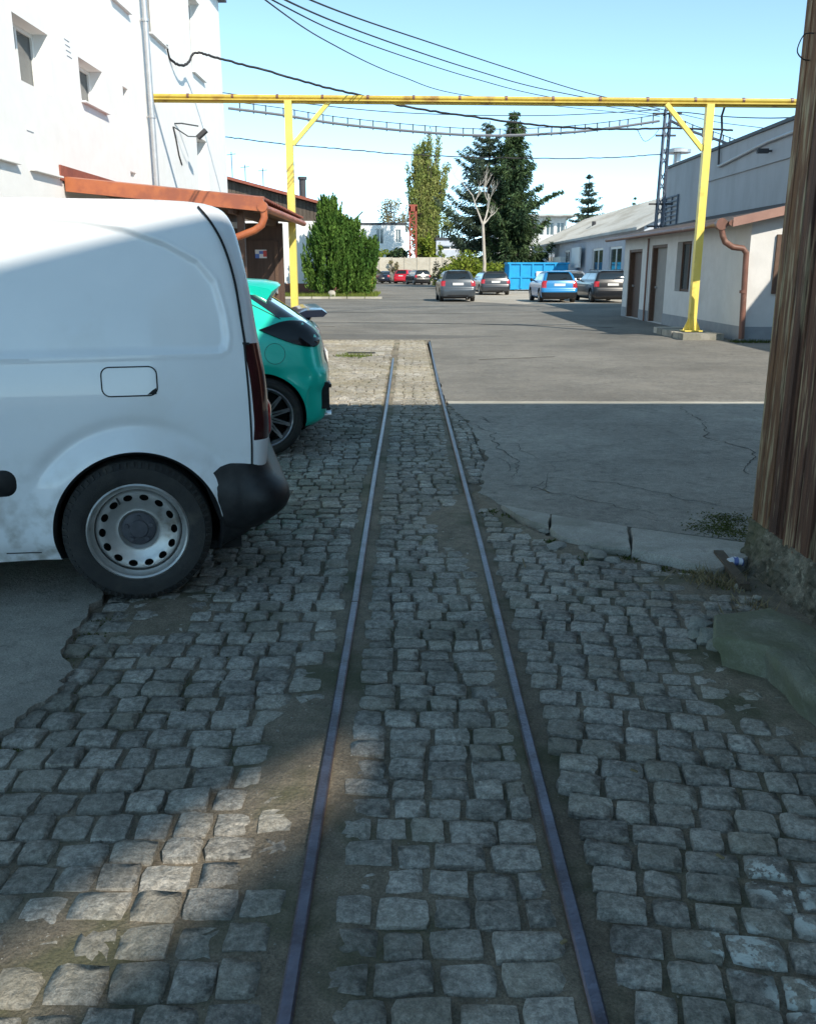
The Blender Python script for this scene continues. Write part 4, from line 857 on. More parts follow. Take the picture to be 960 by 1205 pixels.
def wheel_mesh_parts(r, w, rimr, style, nsp=5):
    """tyre and rim meshes about the origin, outer face towards -Y"""
    n = 56; T = MB()
    prof = [(rimr-.012, w*.36), (rimr, w*.46), (rimr+.012, w*.5), (lerp(rimr, r, .35), w*.54), (lerp(rimr, r, .7), w*.52), (r-.022, w*.47), (r-.010, w*.42), (r, w*.36)]
    for g in (.2, .02, -.18): prof += [(r, w*(g+.1)), (r-.007, w*(g+.095)), (r-.007, w*(g+.045)), (r, w*(g+.04))]
    prof += [(r, -w*.36), (r-.02, -w*.46), (rimr, -w*.46)]
    T.lathe(prof, n)
    if style == 'steel':
        for k in range(64):
            a = 2*math.pi*k/64; ca, sa = math.cos(a), math.sin(a); rr_ = r-.012
            T.bar((ca*(rr_-.016), -w*.50, sa*(rr_-.016)), (ca*(rr_+.005), -w*.44, sa*(rr_+.005)), .011, .008, up=(0, 1, 0))
    G = MB(); extra = []
    G.lathe([(rimr+.004, w*.47), (rimr-.004, w*.50), (rimr-.012, w*.47), (rimr-.018, w*.36), (rimr-.03, w*.30), (rimr-.034, -w*.4)], n)
    if style == 'steel':
        cr = [(rimr-.034, w*.24), (rimr-.042, w*.31), (rimr-.05, w*.345), (rimr-.06, w*.34), (rimr-.07, w*.33), (rimr-.08, w*.31), (rimr-.09, w*.285), (.10, w*.22), (.092, w*.225), (.084, w*.16), (.07, w*.10), (.0, w*.10)]
        # more rings across the holes
        pr = []
        for (a, b_), (c, d) in zip(cr[:-1], cr[1:]):
            m = 4 if rimr-.092 < a < rimr-.04 else 1
            for i in range(m): pr.append((lerp(a, c, i/m), lerp(b_, d, i/m)))
        pr.append(cr[-1]); NS = 168; hc = rimr-.066
        V = [[None]*NS for _ in pr]; inn = [[False]*NS for _ in pr]
        for i, (q, h) in enumerate(pr):
            for k in range(NS):
                a = 2*math.pi*k/NS; hol = round(a/(2*math.pi/14))*2*math.pi/14; da = (a-hol)*hc; dr = q-hc; e = (da/.0205)**2+(dr/.0150)**2; qq, aa = q, a
                if e < 1 and q < rimr-.035:
                    inn[i][k] = True; s = 1/math.sqrt(max(e, 1e-4)); qq = hc+dr*s; aa = hol+da*s/hc
                V[i][k] = (qq*math.cos(aa), -h, qq*math.sin(aa))
        o = len(G.v); G.v += [p for row in V for p in row]
        for i in range(len(pr)-1):
            for k in range(NS):
                k2 = (k+1) % NS
                if inn[i][k] and inn[i][k2] and inn[i+1][k] and inn[i+1][k2]: continue
                G.f.append((o+i*NS+k, o+i*NS+k2, o+(i+1)*NS+k2, o+(i+1)*NS+k)); G.m.append(0)
        H = MB(); H.lathe([(.078, w*.10), (.078, w*.16), (.07, w*.19), (.045, w*.2), (.04, w*.23), (.0, w*.235)], 28)
        for k in range(5): a = 2*math.pi*k/5+.3; H.tube([(.058*math.cos(a), -w*.16, .058*math.sin(a)), (.058*math.cos(a), -w*.24, .058*math.sin(a))], .011, 6)
        extra.append(('hub_cap', H, 'hub_plastic'))
        D = MB(); D.lathe([(rimr-.036, -w*.05), (.0, -w*.05)], 28); extra.append(('brake_drum', D, 'wheel_well'))
        K = MB(); a = R(118); K.tube([((rimr-.045)*math.cos(a), -w*.33, (rimr-.045)*math.sin(a)), ((rimr-.075)*math.cos(a), -w*.40, (rimr-.075)*math.sin(a))], .005, 6); extra.append(('valve', K, 'rubber'))
    elif style == 'mesh':
        for k in range(11):
            a = 2*math.pi*k/11
            for s in (-1, 1):
                a2 = a+s*.26; G.bar((.05*math.cos(a), -w*.34, .05*math.sin(a)), ((rimr-.02)*math.cos(a2), -w*.42, (rimr-.02)*math.sin(a2)), .013, .025, up=(0, 1, 0))
        G.lathe([(.07, w*.2), (.065, w*.36), (.03, w*.4), (0, w*.4)], 18)
        D = MB(); D.lathe([(rimr-.05, -w*.02), (rimr-.05, w*.0), (.0, w*.02)], 28); extra.append(('brake_disc', D, 'wheel_well'))
    else:
        for k in range(nsp):
            a = 2*math.pi*k/nsp; G.bar((.03*math.cos(a), -w*.36, .03*math.sin(a)), ((rimr-.01)*math.cos(a), -w*.42, (rimr-.01)*math.sin(a)), .06, .04, up=(0, 1, 0))
        G.lathe([(.06, w*.2), (.06, w*.4), (0, w*.42)], 14)
        D = MB(); D.lathe([(rimr-.03, w*.05), (.0, w*.05)], 20); extra.append(('brake_disc', D, 'dark_steel'))
    return T, G, extra
WCACHE = {}
def add_wheel(parent, x, y, r, w, rimr, style, rimmat, flip):
    key = (r, w, rimr, style, rimmat)
    if key not in WCACHE:
        T, G, ex = wheel_mesh_parts(r, w, rimr, style); WCACHE[key] = (T.build('tyre', 'rubber', smooth=35, mesh_only=True), G.build('rim', rimmat, smooth=30, mesh_only=True), [(n, b.build(n, m, smooth=35, mesh_only=True)) for n, b, m in ex])
    t, g, ex = WCACHE[key]; mtx = Matrix.Translation((x, y, r)) @ (Matrix.Rotation(math.pi, 4, 'Z') if flip else Matrix())
    o = link('wheel', t, parent); o.matrix_local = mtx
    link('rim', g, o)
    for n, m in ex: link(n, m, o)
def arch_well(b, a, hw, depth=.32, rin=.0):
    n = 28; vs = []
    for s in (-1, 1):
        pass
    for s in (-1, 1):
        o = len(b.v)
        for d in (.03, depth):
            for k in range(n+1):
                t = lerp(-.35, math.pi+.35, k/n); b.v.append((a[0]+a[2]*1.012*math.cos(t), s*(hw-d), a[1]+a[2]*1.012*math.sin(t)))
        b.f += [(o+k, o+k+1, o+n+1+k+1, o+n+1+k) for k in range(n)]+[tuple(o+n+1+k for k in range(n+1))]; b.m += [0]*(n+1)

# ---------------------------------------------------------------- generic parked car (rear at x = 0, nose at x = -L)
def parked_car(label, cat_, paintm, loc, rz, style='hatch', L=4.0, Wd=1.72, Hh=1.48, name='parked_car', nside=46, spoiler=False, plate=True, lampw=.26, lampz=(.74, .98), group='cars parked in the yard', dark_bumper=False, winglow=True):
    t = empty(name, loc, label, cat_, group, rz, local=True); hw = Wd/2; k = Hh/1.48
    est = style == 'estate'; sed = style == 'sedan'
    def z_(z): return z*k
    if sed:
        lev = [(.18, -.12, -L+.12, hw*.86, .2, .3), (.3, -.03, -L+.03, hw*.97, .2, .34), (.5, .0, -L, hw, .2, .36), (.62, -.02, -L+.03, hw, .18, .36), (.8, -.06, -L+.15, hw*.99, .16, .34), (.95, -.1, -L+.6, hw*.96, .16, .3),
               (1.0, -.16, -L+.95, hw*.92, .18, .28), (1.03, -.55, -L+1.2, hw*.86, .2, .26), (1.2, -.95, -L+1.6, hw*.79, .16, .2), (1.33, -1.3, -L+1.95, hw*.72, .14, .2), (1.4, -1.6, -L+2.2, hw*.6, .14, .2), (1.43, -1.9, -L+2.4, hw*.35, .1, .1)]
    else:
        e = .5 if est else 1
        lev = [(.18, -.1, -L+.1, hw*.86, .2, .3), (.3, -.01, -L+.02, hw*.97, .2, .34), (.5, .0, -L, hw, .2, .36), (.6, -.015, -L+.02, hw, .17, .36), (.66, -.06, -L+.05, hw, .15, .36), (.8, -.085, -L+.13, hw*.995, .14, .34), (.92, -.11, -L+.45, hw*.975, .13, .3),
               (.98, -.13, -L+.85, hw*.94, .13, .28), (1.03, -.15, -L+1.1, hw*.9, .13, .26), (1.2, -.15-.12*e, -L+1.45, hw*.83, .13, .2), (1.34, -.15-.28*e, -L+1.8, hw*.76, .13, .2), (1.42, -.15-.42*e, -L+2.1, hw*.67, .14, .2), (1.46, -.2-.6*e, -L+2.3, hw*.5, .12, .15), (1.48, -.3-.9*e, -L+2.6, hw*.25, .1, .1)]
    lev = [(z_(q[0]), *q[1:]) for q in lev]
    zs = sorted(set([z_(q[0]) for q in [(x[0]/k,) for x in lev]]+[z_(x) for x in np.arange(.22, 1.46, .04) if x < lev[-1][0]/k-.01]))
    WR = .31; ax = (-.72, -L+.82); ar = [(ax[0], WR+.02, WR+.065), (ax[1], WR+.02, WR+.065)]
    g0, g1 = z_(1.045), z_(1.36 if not sed else 1.35)
    def cl(rg, x, y, z, hwz, xr):
        if g0 < z < g1:
            if rg == 'R' and abs(y) < hwz*.80: return 'rear_window'
            if rg == 'X' and abs(y) < hwz*.86: return 'windshield'
            if rg in 'NF':
                fr = -L+1.15+(z-g0)*2.2; rear = (-.5 if not sed else -1.05)-(z-g0)*(.6 if not sed else 1.2)-(.0 if est else .1)
                mid = (fr+rear)/2
                if fr+.22 < x < rear and abs(x-mid) > .06: return 'side_window'+rg+('a' if x < mid else 'b')
        if rg in ('rcN', 'rcF', 'R') and z_(lampz[0]) < z < z_(lampz[1]) and abs(y) > hwz-lampw: return 'tail_lamp'+('N' if y < 0 else 'F')
        if rg in ('fcN', 'fcF') and z_(.62) < z < z_(.8): return 'headlamp'+('N' if y < 0 else 'F')
        if z < z_(.27) or (dark_bumper and rg in ('R', 'rcN', 'rcF') and z < z_(.5)): return 'valance'
        return 'body'
    out, C = ring_body(lev, zs, nside, 4, 16, arches=ar, classify=cl, bulge=.03)
    for key, b in out.items():
        nm = ''.join(key.split('N')[0].split('F')[0]) if key not in ('body', 'valance', 'windshield', 'rear_window') else key
        mt_ = {'body': paintm, 'rear_window': 'car_glass', 'windshield': 'car_glass', 'side_window': 'car_glass', 'tail_lamp': 'lamp_red', 'headlamp': 'lamp_clear', 'valance': 'black_plastic'}[nm]
        b.build(nm, mt_, t, smooth=35)
    b = MB(); [arch_well(b, a, hw) for a in ar]; b.box(-L+.3, -.3, -hw*.8, hw*.8, .16, .2); b.build('underside', 'wheel_well', t)
    for x in ax:
        for s in (-1, 1): add_wheel(t, x, s*(hw-.1), WR, .19, .2, 'spoke', 'rim_steel', s > 0)
    for s in (-1, 1):
        b = MB(); b.lathe([(0, .04), (.05, .035), (.075, 0), (.06, -.04), (0, -.05)], 10, Matrix.Translation((-L+1.55, s*(hw+.07), z_(1.05))) @ Matrix.Rotation(R(90), 4, 'Z') @ Matrix.Diagonal((1.3, 1, .9, 1))); b.bar((-L+1.55, s*(hw-.12), z_(1.0)), (-L+1.55, s*(hw+.05), z_(1.03)), .05); b.build('mirror', paintm if not dark_bumper else 'black_plastic', t, smooth=50)
    zp = z_(.84) if not sed else z_(.62); xr = float(pchip([q[0] for q in lev], [q[1] for q in lev], np.array([zp]))[0])+.03
    if plate:
        b = MB(); b.box(xr-.01, xr+.012, -.26, .26, zp-.055, zp+.055); b.build('number_plate', 'plate_white', t)
    b = MB(); b.box(-.02, .035, -.5, .5, z_(.30), z_(.34)); b.build('bumper_trim', 'black_plastic', t)
    if not sed:
        zw = z_(1.06); xw = float(pchip([q[0] for q in lev], [q[1] for q in lev], np.array([zw]))[0])+.035
        b = MB(); b.bar((xw, 0, zw), (xw-.05, .35, zw+.12), .02); b.build('rear_wiper', 'black_plastic', t)
        b = MB(); b.box(-.62, -.30-.1*(0 if est else 1), -hw*.6, hw*.6, z_(1.415), z_(1.445)); b.build('roof_spoiler', paintm, t)
        if est:
            for s in (-1, 1): b = MB(); b.tube([(-.7, s*hw*.66, z_(1.44)), (-.8, s*hw*.66, z_(1.49)), (-2.2, s*hw*.64, z_(1.5)), (-2.3, s*hw*.64, z_(1.45))], .018, 6); b.build('roof_rail', 'black_plastic', t)
    b = MB(); b.tube([(-.1, hw*.5, .2), (.02, hw*.5, .2)], .03, 8); b.build('exhaust', 'chrome', t)
    if spoiler:
        b = MB(); N = 14; z0 = z_(1.03)
        for i in range(N+1):
            y = lerp(-hw*.86, hw*.86, i/N); e = 1-abs(y/(hw*.86))**6*.6; zz = z0+.075+.03*e
            b.v += [(-.34, y, zz-.01), (-.22, y, zz+.03), (-.06, y, zz+.035), (-.01, y, zz), (-.05, y, zz-.035), (-.22, y, zz-.04)]
        b.f = [(i*6+j, i*6+(j+1) % 6, (i+1)*6+(j+1) % 6, (i+1)*6+j) for i in range(N) for j in range(6)]+[tuple(range(6)), tuple(range(N*6, N*6+6))]; b.m = [0]*len(b.f)
        for s in (-1, 1): b.bar((-.26, s*hw*.72, z0-.03), (-.2, s*hw*.74, z0+.08), .05, .1)
        b.build('rear_wing', paintm, t, smooth=50)
    return t

# ================================================================= WHITE VAN
A9 = R(9); A13 = R(13); O9 = Vector((-1.27, 3.889, 0)); VW = .905
vt = empty('white_van', O9+Vector((-math.sin(A13), math.cos(A13), 0))*VW, 'white panel van parked across the cobbles with its rear to the rails', 'van', None, A13, local=True)
VSX = .03   # rear axle in local x
VL = [(.215, .40, -3.45, .86, .07, .35), (.30, .55, -3.58, .885, .08, .4), (.45, .60, -3.62, .90, .09, .42), (.62, .634, -3.60, .905, .09, .42), (.74, .648, -3.57, .905, .09, .4), (.82, .654, -3.5, .903, .09, .38), (.94, .65, -3.25, .90, .09, .34),
      (1.05, .642, -2.72, .893, .09, .3), (1.12, .632, -2.55, .887, .09, .28), (1.22, .617, -2.40, .877, .09, .24), (1.4, .595, -2.12, .852, .10, .2), (1.6, .561, -1.82, .812, .12, .2), (1.7, .535, -1.68, .775, .14, .2), (1.76, .50, -1.58, .728, .16, .2), (1.795, .43, -1.45, .65, .16, .2), (1.815, .30, -1.3, .5, .16, .16), (1.825, .1, -1.0, .25, .1, .1)]
PAN = [(-2.3, 1.66), (-.9, 1.725), (-.296, 1.712), (-.106, 1.70), (.063, 1.672), (.232, 1.612), (.368, 1.535), (.435, 1.45), (.468, 1.31), (.478, 1.21), (.468, 1.165), (.440, 1.148), (.055, 1.148), (-1.2, 1.14), (-2.3, 1.14)]
def sd_poly(px, pz, poly):
    d = 1e9; s = 1; n = len(poly)
    for i in range(n):
        ax, az = poly[i]; bx, bz = poly[i-1]; ex, ez = bx-ax, bz-az; wx, wz = px-ax, pz-az
        t = max(0, min(1, (wx*ex+wz*ez)/(ex*ex+ez*ez))); qx, qz = wx-ex*t, wz-ez*t; d = min(d, qx*qx+qz*qz)
        c = (pz >= az, pz < bz, ex*wz > ez*wx)
        if all(c) or not any(c): s = -s
    return s*math.sqrt(d)
def van_off(x, z):
    o = 0
    if x > -1.3:
        if z > 1.0:
            d = sd_poly(x, z, PAN); o += .017*sstep(.012, -.022, d)-.003*math.exp(-((d-.012)/.012)**2)
        r = math.hypot(x-VSX-.01, z-.335); o -= .020*math.exp(-((r-.37)/.07)**2)*sstep(.2, .5, z+.2)-.012*math.exp(-((r-.49)/.035)**2)*sstep(.5, .7, z)
    if z < .33: o += .02*sstep(.33, .22, z)
    return o
zs = sorted(set(list(np.arange(.215, 1.14, .0135))+list(np.arange(1.14, 1.5, .010))+list(np.arange(1.5, 1.735, .005))+list(np.arange(1.735, 1.76, .01))+[1.76, 1.775, 1.787, 1.797, 1.806, 1.815, 1.82, 1.825]))
VARCH = [(VSX+.01, .338, .376), (VSX-2.73, .338, .374)]
def fine(t): return t*2 if t < .3 else .6+(t-.3)/.7*.4
def vcl(rg, x, y, z, hw, xr):
    if 1.12 < z < 1.66:
        if rg == 'X' and abs(y) < hw*.88: return 'windshield'
        if rg in 'NF' and x < -1.15-.0 and x > -2.25+(z-1.12)*.95: return 'side_window'+rg
    if rg in ('rcN', 'R') and y < -hw+.13 and .738 < z < 1.178: return 'tail_lampN'
    if rg in ('rcF', 'R') and y > hw-.13 and .738 < z < 1.178: return 'tail_lampF'
    if rg in ('fcN', 'fcF') and .7 < z < .95: return 'headlamp'+rg[2]
    if x > .33 and z < .385: return 'valance'
    return 'body'
out, C = ring_body(VL, zs, 300, 8, 20, fine=fine, off=van_off, arches=VARCH, classify=vcl, bulge=.02)
for key, b in out.items():
    nm = key if key in ('body', 'windshield', 'valance') else key[:-1]
    b.build(nm, {'body': 'van_white', 'valance': 'black_plastic', 'windshield': 'car_glass', 'side_window': 'car_glass', 'tail_lamp': 'lamp_dark_red', 'headlamp': 'lamp_clear'}[nm], vt, smooth=28)
def van_y(x, z, out=.0): 
    hw = float(pchip([q[0] for q in VL], [q[3] for q in VL], np.array([z]))[0]); return -(hw-van_off(x, z))-out
def surf_strip(pts, w, lift, n=None):
    """thin ribbon lying on the near flank along (x,z) points"""
    b = MB(); P = [Vector((x, 0, z)) for x, z in pts]
    for i, p in enumerate(P):
        d = (P[min(i+1, len(P)-1)]-P[max(i-1, 0)]).normalized(); nn = Vector((-d.z, 0, d.x))*w/2
        for s in (-1, 1):
            q = p+nn*s; b.v.append((q.x, van_y(q.x, q.z, lift), q.z))
    b.f = [(2*i, 2*i+1, 2*i+3, 2*i+2) for i in range(len(P)-1)]; b.m = [0]*len(b.f); return b
def dense(pts, n=12): return [(p.x, p.z) for p in cat([(x, 0, z) for x, z in pts], n)]
# seam between flank and rear door
SEAM = dense([(.385, 1.775), (.44, 1.70), (.488, 1.60), (.525, 1.454), (.548, 1.254), (.556, 1.18)], 8)
b = surf_strip(SEAM, .011, .0025); b.build('door_seam', 'seam', vt)
b = surf_strip(dense([(.552, 1.185), (.562, .934), (.564, .74), (.560, .625)], 10), .009, .003); b.build('lamp_seam', 'seam', vt)
b = surf_strip([(.545, 1.182), (.56, 1.181), (.575, 1.18)], .01, .003); b.build('lamp_seam', 'seam', vt)
# fuel flap: rounded plate framed by a gap
def rrect(x0, x1, z0, z1, r, n=6):
    out = []
    for cx, cz, a in ((x1-r, z1-r, 0), (x0+r, z1-r, 90), (x0+r, z0+r, 180), (x1-r, z0+r, 270)):
        out += [(cx+r*math.cos(R(a+90*k/n)), cz+r*math.sin(R(a+90*k/n))) for k in range(n+1)]
    return out
def flank_plate(poly, lift, inset=.004):
    b = MB(); n = len(poly); cx = sum(p[0] for p in poly)/n; cz = sum(p[1] for p in poly)/n
    b.v = [(x, van_y(x, z, -.001), z) for x, z in poly]+[(x+(cx-x)*inset*8, van_y(x, z, lift), z+(cz-z)*inset*8) for x, z in poly]
    b.f = [(i, (i+1) % n, n+(i+1) % n, n+i) for i in range(n)]+[tuple(range(n, 2*n))]; b.m = [0]*len(b.f); return b
FP = rrect(-.072, .163, .962, 1.089, .035)
b = surf_strip(FP+FP[:1], .0055, .0022); b.build('fuel_flap_gap', 'seam', vt)
fl = flank_plate(rrect(-.069, .160, .965, 1.086, .033), .0012, .0012).build('fuel_flap', 'van_white', vt, smooth=30)
b = MB(); b.add([(.118, van_y(.12, .97, .003), .966), (.158, van_y(.15, .97, .003), .968), (.158, van_y(.15, .99, .003), .995), (.142, van_y(.14, .985, .003), .986)], [(0, 1, 2, 3)]); b.build('finger_notch', 'seam', fl)
# black side rub strip
b = flank_plate(rrect(-1.45, -.462, .535, .655, .05), .022, .012); b.build('rub_strip', 'black_plastic', vt, smooth=40)
# sill crease
b = surf_strip([(-.55+.01*i, .262-.0004*i) for i in range(16)], .006, .002); b.build('sill_crease', 'seam', vt)
# bumper: wraps the rear corner
BP = [(.300, .600, .655), (.300, .66, .69), (.3, .70, .715), (.32, .73, .73)]
b = MB(); NB = 40
prof = [(.640, -.012), (.630, .010), (.60, .022), (.565, .042), (.53, .084), (.49, .110), (.45, .114), (.41, .098), (.375, .062), (.345, .02), (.318, -.02), (.30, -.07)]
path = []
for k in range(9): path.append((lerp(.365, .55, k/8), -.905, 0.0+.0, k/8))
def bump_pt(s):
    """s 0..1 along: near flank (from arch) -> corner -> rear -> corner -> far flank"""
    f = .20; Rr = .12; half = .905; xr = .62
    segs = [f, Rr*math.pi/2, 2*(half-Rr), Rr*math.pi/2, f]; tot = sum(segs); d = s*tot
    if d < segs[0]: return (xr-Rr-f+d, -half), (0, -1), 1-d/f
    d -= segs[0]
    if d < segs[1]: a = -math.pi/2+d/Rr; return (xr-Rr+Rr*math.cos(a), -half+Rr+Rr*math.sin(a)), (math.cos(a), math.sin(a)), 0
    d -= segs[1]
    if d < segs[2]: return (xr, -half+Rr+d), (1, 0), 0
    d -= segs[2]
    if d < segs[3]: a = d/Rr; return (xr-Rr+Rr*math.cos(a), half-Rr+Rr*math.sin(a)), (math.cos(a), math.sin(a)), 0
    d -= segs[3]; return (xr-Rr-d, half), (0, 1), d/f
NS = 120
for i in range(NS+1):
    (x, y), nn, fl_ = bump_pt(i/NS); sgn = 1
    for z, o in prof:
        oo = o*lerp(1, .13, sstep(0, .7, fl_)) if o > 0 else o
        oo = oo*(.25 if abs(nn[1]) > .99 else lerp(.25, 1, sstep(0, .8, abs(nn[0])))) if o > 0 else o
        zz = z-(.055*sstep(.1, 1, fl_) if z > .55 else 0)+(.0 if z > .4 else .0)
        xx, yy = x+nn[0]*(oo+.008), y+nn[1]*(oo+.008)
        d = Vector((xx-VARCH[0][0], zz-VARCH[0][1]))
        if d.length < .379 and xx < .5: xx = VARCH[0][0]+math.sqrt(max(0, .379**2-(zz-VARCH[0][1])**2))
        b.v.append((xx, yy, zz))
m_ = len(prof); b.f = [(i*m_+j, i*m_+j+1, (i+1)*m_+j+1, (i+1)*m_+j) for i in range(NS) for j in range(m_-1)]+[tuple(range(m_)), tuple(range(NS*m_, NS*m_+m_))]; b.m = [0]*len(b.f)
b.build('rear_bumper', 'black_plastic', vt, smooth=40)
# reflector bulb in the lamp, wells, wheels, mirrors
b = MB(); b.lathe([(0, .02), (.03, .018), (.045, 0)], 14, Matrix.Translation((.645, -.80, .83)) @ Matrix.Rotation(R(75), 4, 'Z') @ Matrix.Diagonal((1, 1, 2.2, 1))); b.build('reflector', 'lamp_red', vt, smooth=50)
b = MB(); [arch_well(b, a, .885, .36) for a in VARCH]; b.box(-3.3, .5, -.8, .8, .2, .24); b.build('underside', 'wheel_well', vt)
n_ = 40; b = MB()
for k in range(n_+1):     # dark lip along the arch edge
    a = lerp(R(-18), R(198), k/n_); x = VARCH[0][0]+math.cos(a)*.377; z = VARCH[0][1]+math.sin(a)*.377; x2 = VARCH[0][0]+math.cos(a)*.362; z2 = VARCH[0][1]+math.sin(a)*.362
    yy = van_y(x, max(z, .25), -.004); b.v += [(x, yy, z), (x2, yy+.012, z2), (x2, yy+.14, z2)]
b.f = [(3*k+j, 3*k+j+1, 3*k+j+4, 3*k+j+3) for k in range(n_) for j in range(2)]; b.m = [0]*len(b.f); b.build('arch_liner', 'black_plastic', vt, smooth=60)
for x in (VSX, VSX-2.73):
    for s in (-1, 1): add_wheel(vt, x, s*(VW-.1), .334, .20, .226, 'steel', 'rim_steel', s > 0)
for s in (-1, 1):
    b = MB(); b.lathe([(0, .08), (.09, .07), (.13, 0), (.1, -.06), (0, -.08)], 12, Matrix.Translation((-2.05, s*1.02, 1.15)) @ Matrix.Rotation(R(90), 4, 'Z')); b.bar((-2.05, s*.84, 1.1), (-2.05, s*.98, 1.12), .06); b.build('mirror', 'black_plastic', vt, smooth=50)
b = MB(); b.bar((-3.5, 0, .62), (-3.58, 0, .62), 1.2, .1, up=(0, 0, 1)); b.build('grille', 'black_plastic', vt)
b = MB(); b.box(.655, .668, -.26, .26, .95, 1.06); b.build('number_plate', 'plate_white', vt)

# ================================================================= TURQUOISE HATCHBACK
GW = .89; O2 = Vector((-1.216, 7.212, 0))
gt2 = empty('turquoise_hatchback', O2+Vector((-math.sin(A9), math.cos(A9), 0))*GW, 'turquoise hatchback with roof spoiler and smoked lamps, nose to the canopy', 'car', None, A9, local=True)
GL = [(.19, .33, -3.2, .80, .12, .4), (.235, .44, -3.3, .85, .14, .42), (.30, .535, -3.36, .872, .16, .42), (.39, .562, -3.4, .88, .18, .42), (.53, .548, -3.4, .888, .16, .42), (.60, .568, -3.38, .89, .15, .4), (.66, .568, -3.34, .89, .15, .4), (.74, .54, -3.28, .888, .17, .38), (.85, .525, -3.0, .88, .18, .34),
      (.92, .515, -2.7, .87, .18, .3), (.98, .49, -2.45, .85, .18, .28), (1.03, .45, -2.3, .83, .18, .26), (1.10, .36, -2.15, .79, .17, .24), (1.2, .215, -1.95, .735, .16, .2), (1.3, .06, -1.7, .68, .15, .2), (1.38, -.06, -1.45, .62, .14, .2), (1.43, -.2, -1.25, .52, .14, .2), (1.455, -.45, -.95, .35, .1, .1)]
def goff(x, z):
    r = math.hypot(x-.03, z-.33); o = -.022*math.exp(-((r-.40)/.09)**2)
    o += .02*math.exp(-((z-.70+.1*x)/.06)**2)*sstep(-1.2, -.4, x)*.6
    return o
GARCH = [(.03, .335, .352), (-2.57, .335, .352)]
zs = sorted(set(list(np.arange(.19, 1.38, .018))+[1.38, 1.40, 1.415, 1.43, 1.445, 1.455]))
LAMP = [(.02, 1.035), (.10, 1.062), (.20, 1.095), (.30, 1.105), (.42, 1.085), (.50, 1.02), (.515, .95), (.47, .895), (.33, .912), (.2, .955), (.08, 1.005)]
def gcl(rg, x, y, z, hw, xr):
    if rg == 'R' and 1.075 < z < 1.33 and abs(y) < hw*.97: return 'rear_window'
    if rg in ('rcN', 'rcF') and 1.125 < z < 1.31: return 'rear_window'
    if 1.03 < z < 1.36:
        if rg == 'X' and abs(y) < hw*.86: return 'windshield'
        if rg in 'NF' and -2.1+(z-1.03)*1.9 < x < -.35-(z-1.03)*.6 and z > 1.0: return 'side_window'+rg
    if rg in ('fcN', 'fcF') and .6 < z < .75: return 'headlamp'+rg[2]
    if z < .235: return 'valance'
    return 'body'
out, C = ring_body(GL, zs, 190, 12, 22, off=goff, arches=GARCH, classify=gcl, bulge=.05)
for key, b in out.items():
    nm = key if key in ('body', 'windshield', 'rear_window', 'valance') else key[:-1]
    b.build(nm, {'body': 'paint_turquoise', 'windshield': 'car_glass', 'rear_window': 'car_glass', 'side_window': 'car_glass', 'headlamp': 'lamp_clear', 'valance': 'black_plastic'}[nm], gt2, smooth=32)
def gskin(x, z, lift):
    """point on the near flank / rear corner for a given fore-aft x and height"""
    p = [float(pchip([q[0] for q in GL], [q[k] for q in GL], np.array([z]))[0]) for k in (1, 3, 4)]; xr, hw, rr = p; cx = xr-rr
    if x < cx: return Vector((x, -(hw-goff(x, z))-lift, z))
    s = min(1, (x-cx)/rr); a = -math.acos(s); return Vector((cx+(rr+lift)*s, -(hw-rr)+(rr+lift)*math.sin(a), z))
b = MB(); LP = dense(LAMP+LAMP[:1], 6)[:-1]; n = len(LP); cx, cz = .29, 1.0
for kk, lift in ((1.0, -.004), (.985, .010), (.93, .016), (.6, .018), (.25, .018)): b.v += [tuple(gskin(cx+(x-cx)*kk, cz+(z-cz)*kk, lift)) for x, z in LP]
b.f = [(j*n+i, j*n+(i+1) % n, (j+1)*n+(i+1) % n, (j+1)*n+i) for j in range(4) for i in range(n)]+[tuple(range(4*n, 5*n))]; b.m = [0]*len(b.f)
b.build('tail_lamp', 'lamp_smoked', gt2, smooth=40)
b2 = MB(); b2.v = [(v[0], -v[1], v[2]) for v in b.v]; b2.f = b.f; b2.m = b.m; b2.build('tail_lamp', 'lamp_smoked', gt2, smooth=40)
b = MB(); ci = [(.142+.083*math.cos(2*math.pi*k/32), .845+.083*math.sin(2*math.pi*k/32)) for k in range(33)]
for x, z in ci:
    for s in (0, 1): d = .003*s; b.v.append(tuple(gskin(.142+(x-.142)*(1-d*12), .845+(z-.845)*(1-d*12), .002)))
b.f = [(2*i, 2*i+1, 2*i+3, 2*i+2) for i in range(32)]; b.m = [0]*32; b.build('fuel_flap_gap', 'seam', gt2)
b = MB(); sm = dense([(-.04, 1.235), (.10, 1.165), (.20, 1.115)], 8)
for x, z in sm:
    for s in (-.003, .003): b.v.append(tuple(gskin(x, z+s, .003)))
b.f = [(2*i, 2*i+1, 2*i+3, 2*i+2) for i in range(len(sm)-1)]; b.m = [0]*len(b.f); b.build('tailgate_seam', 'seam', gt2)
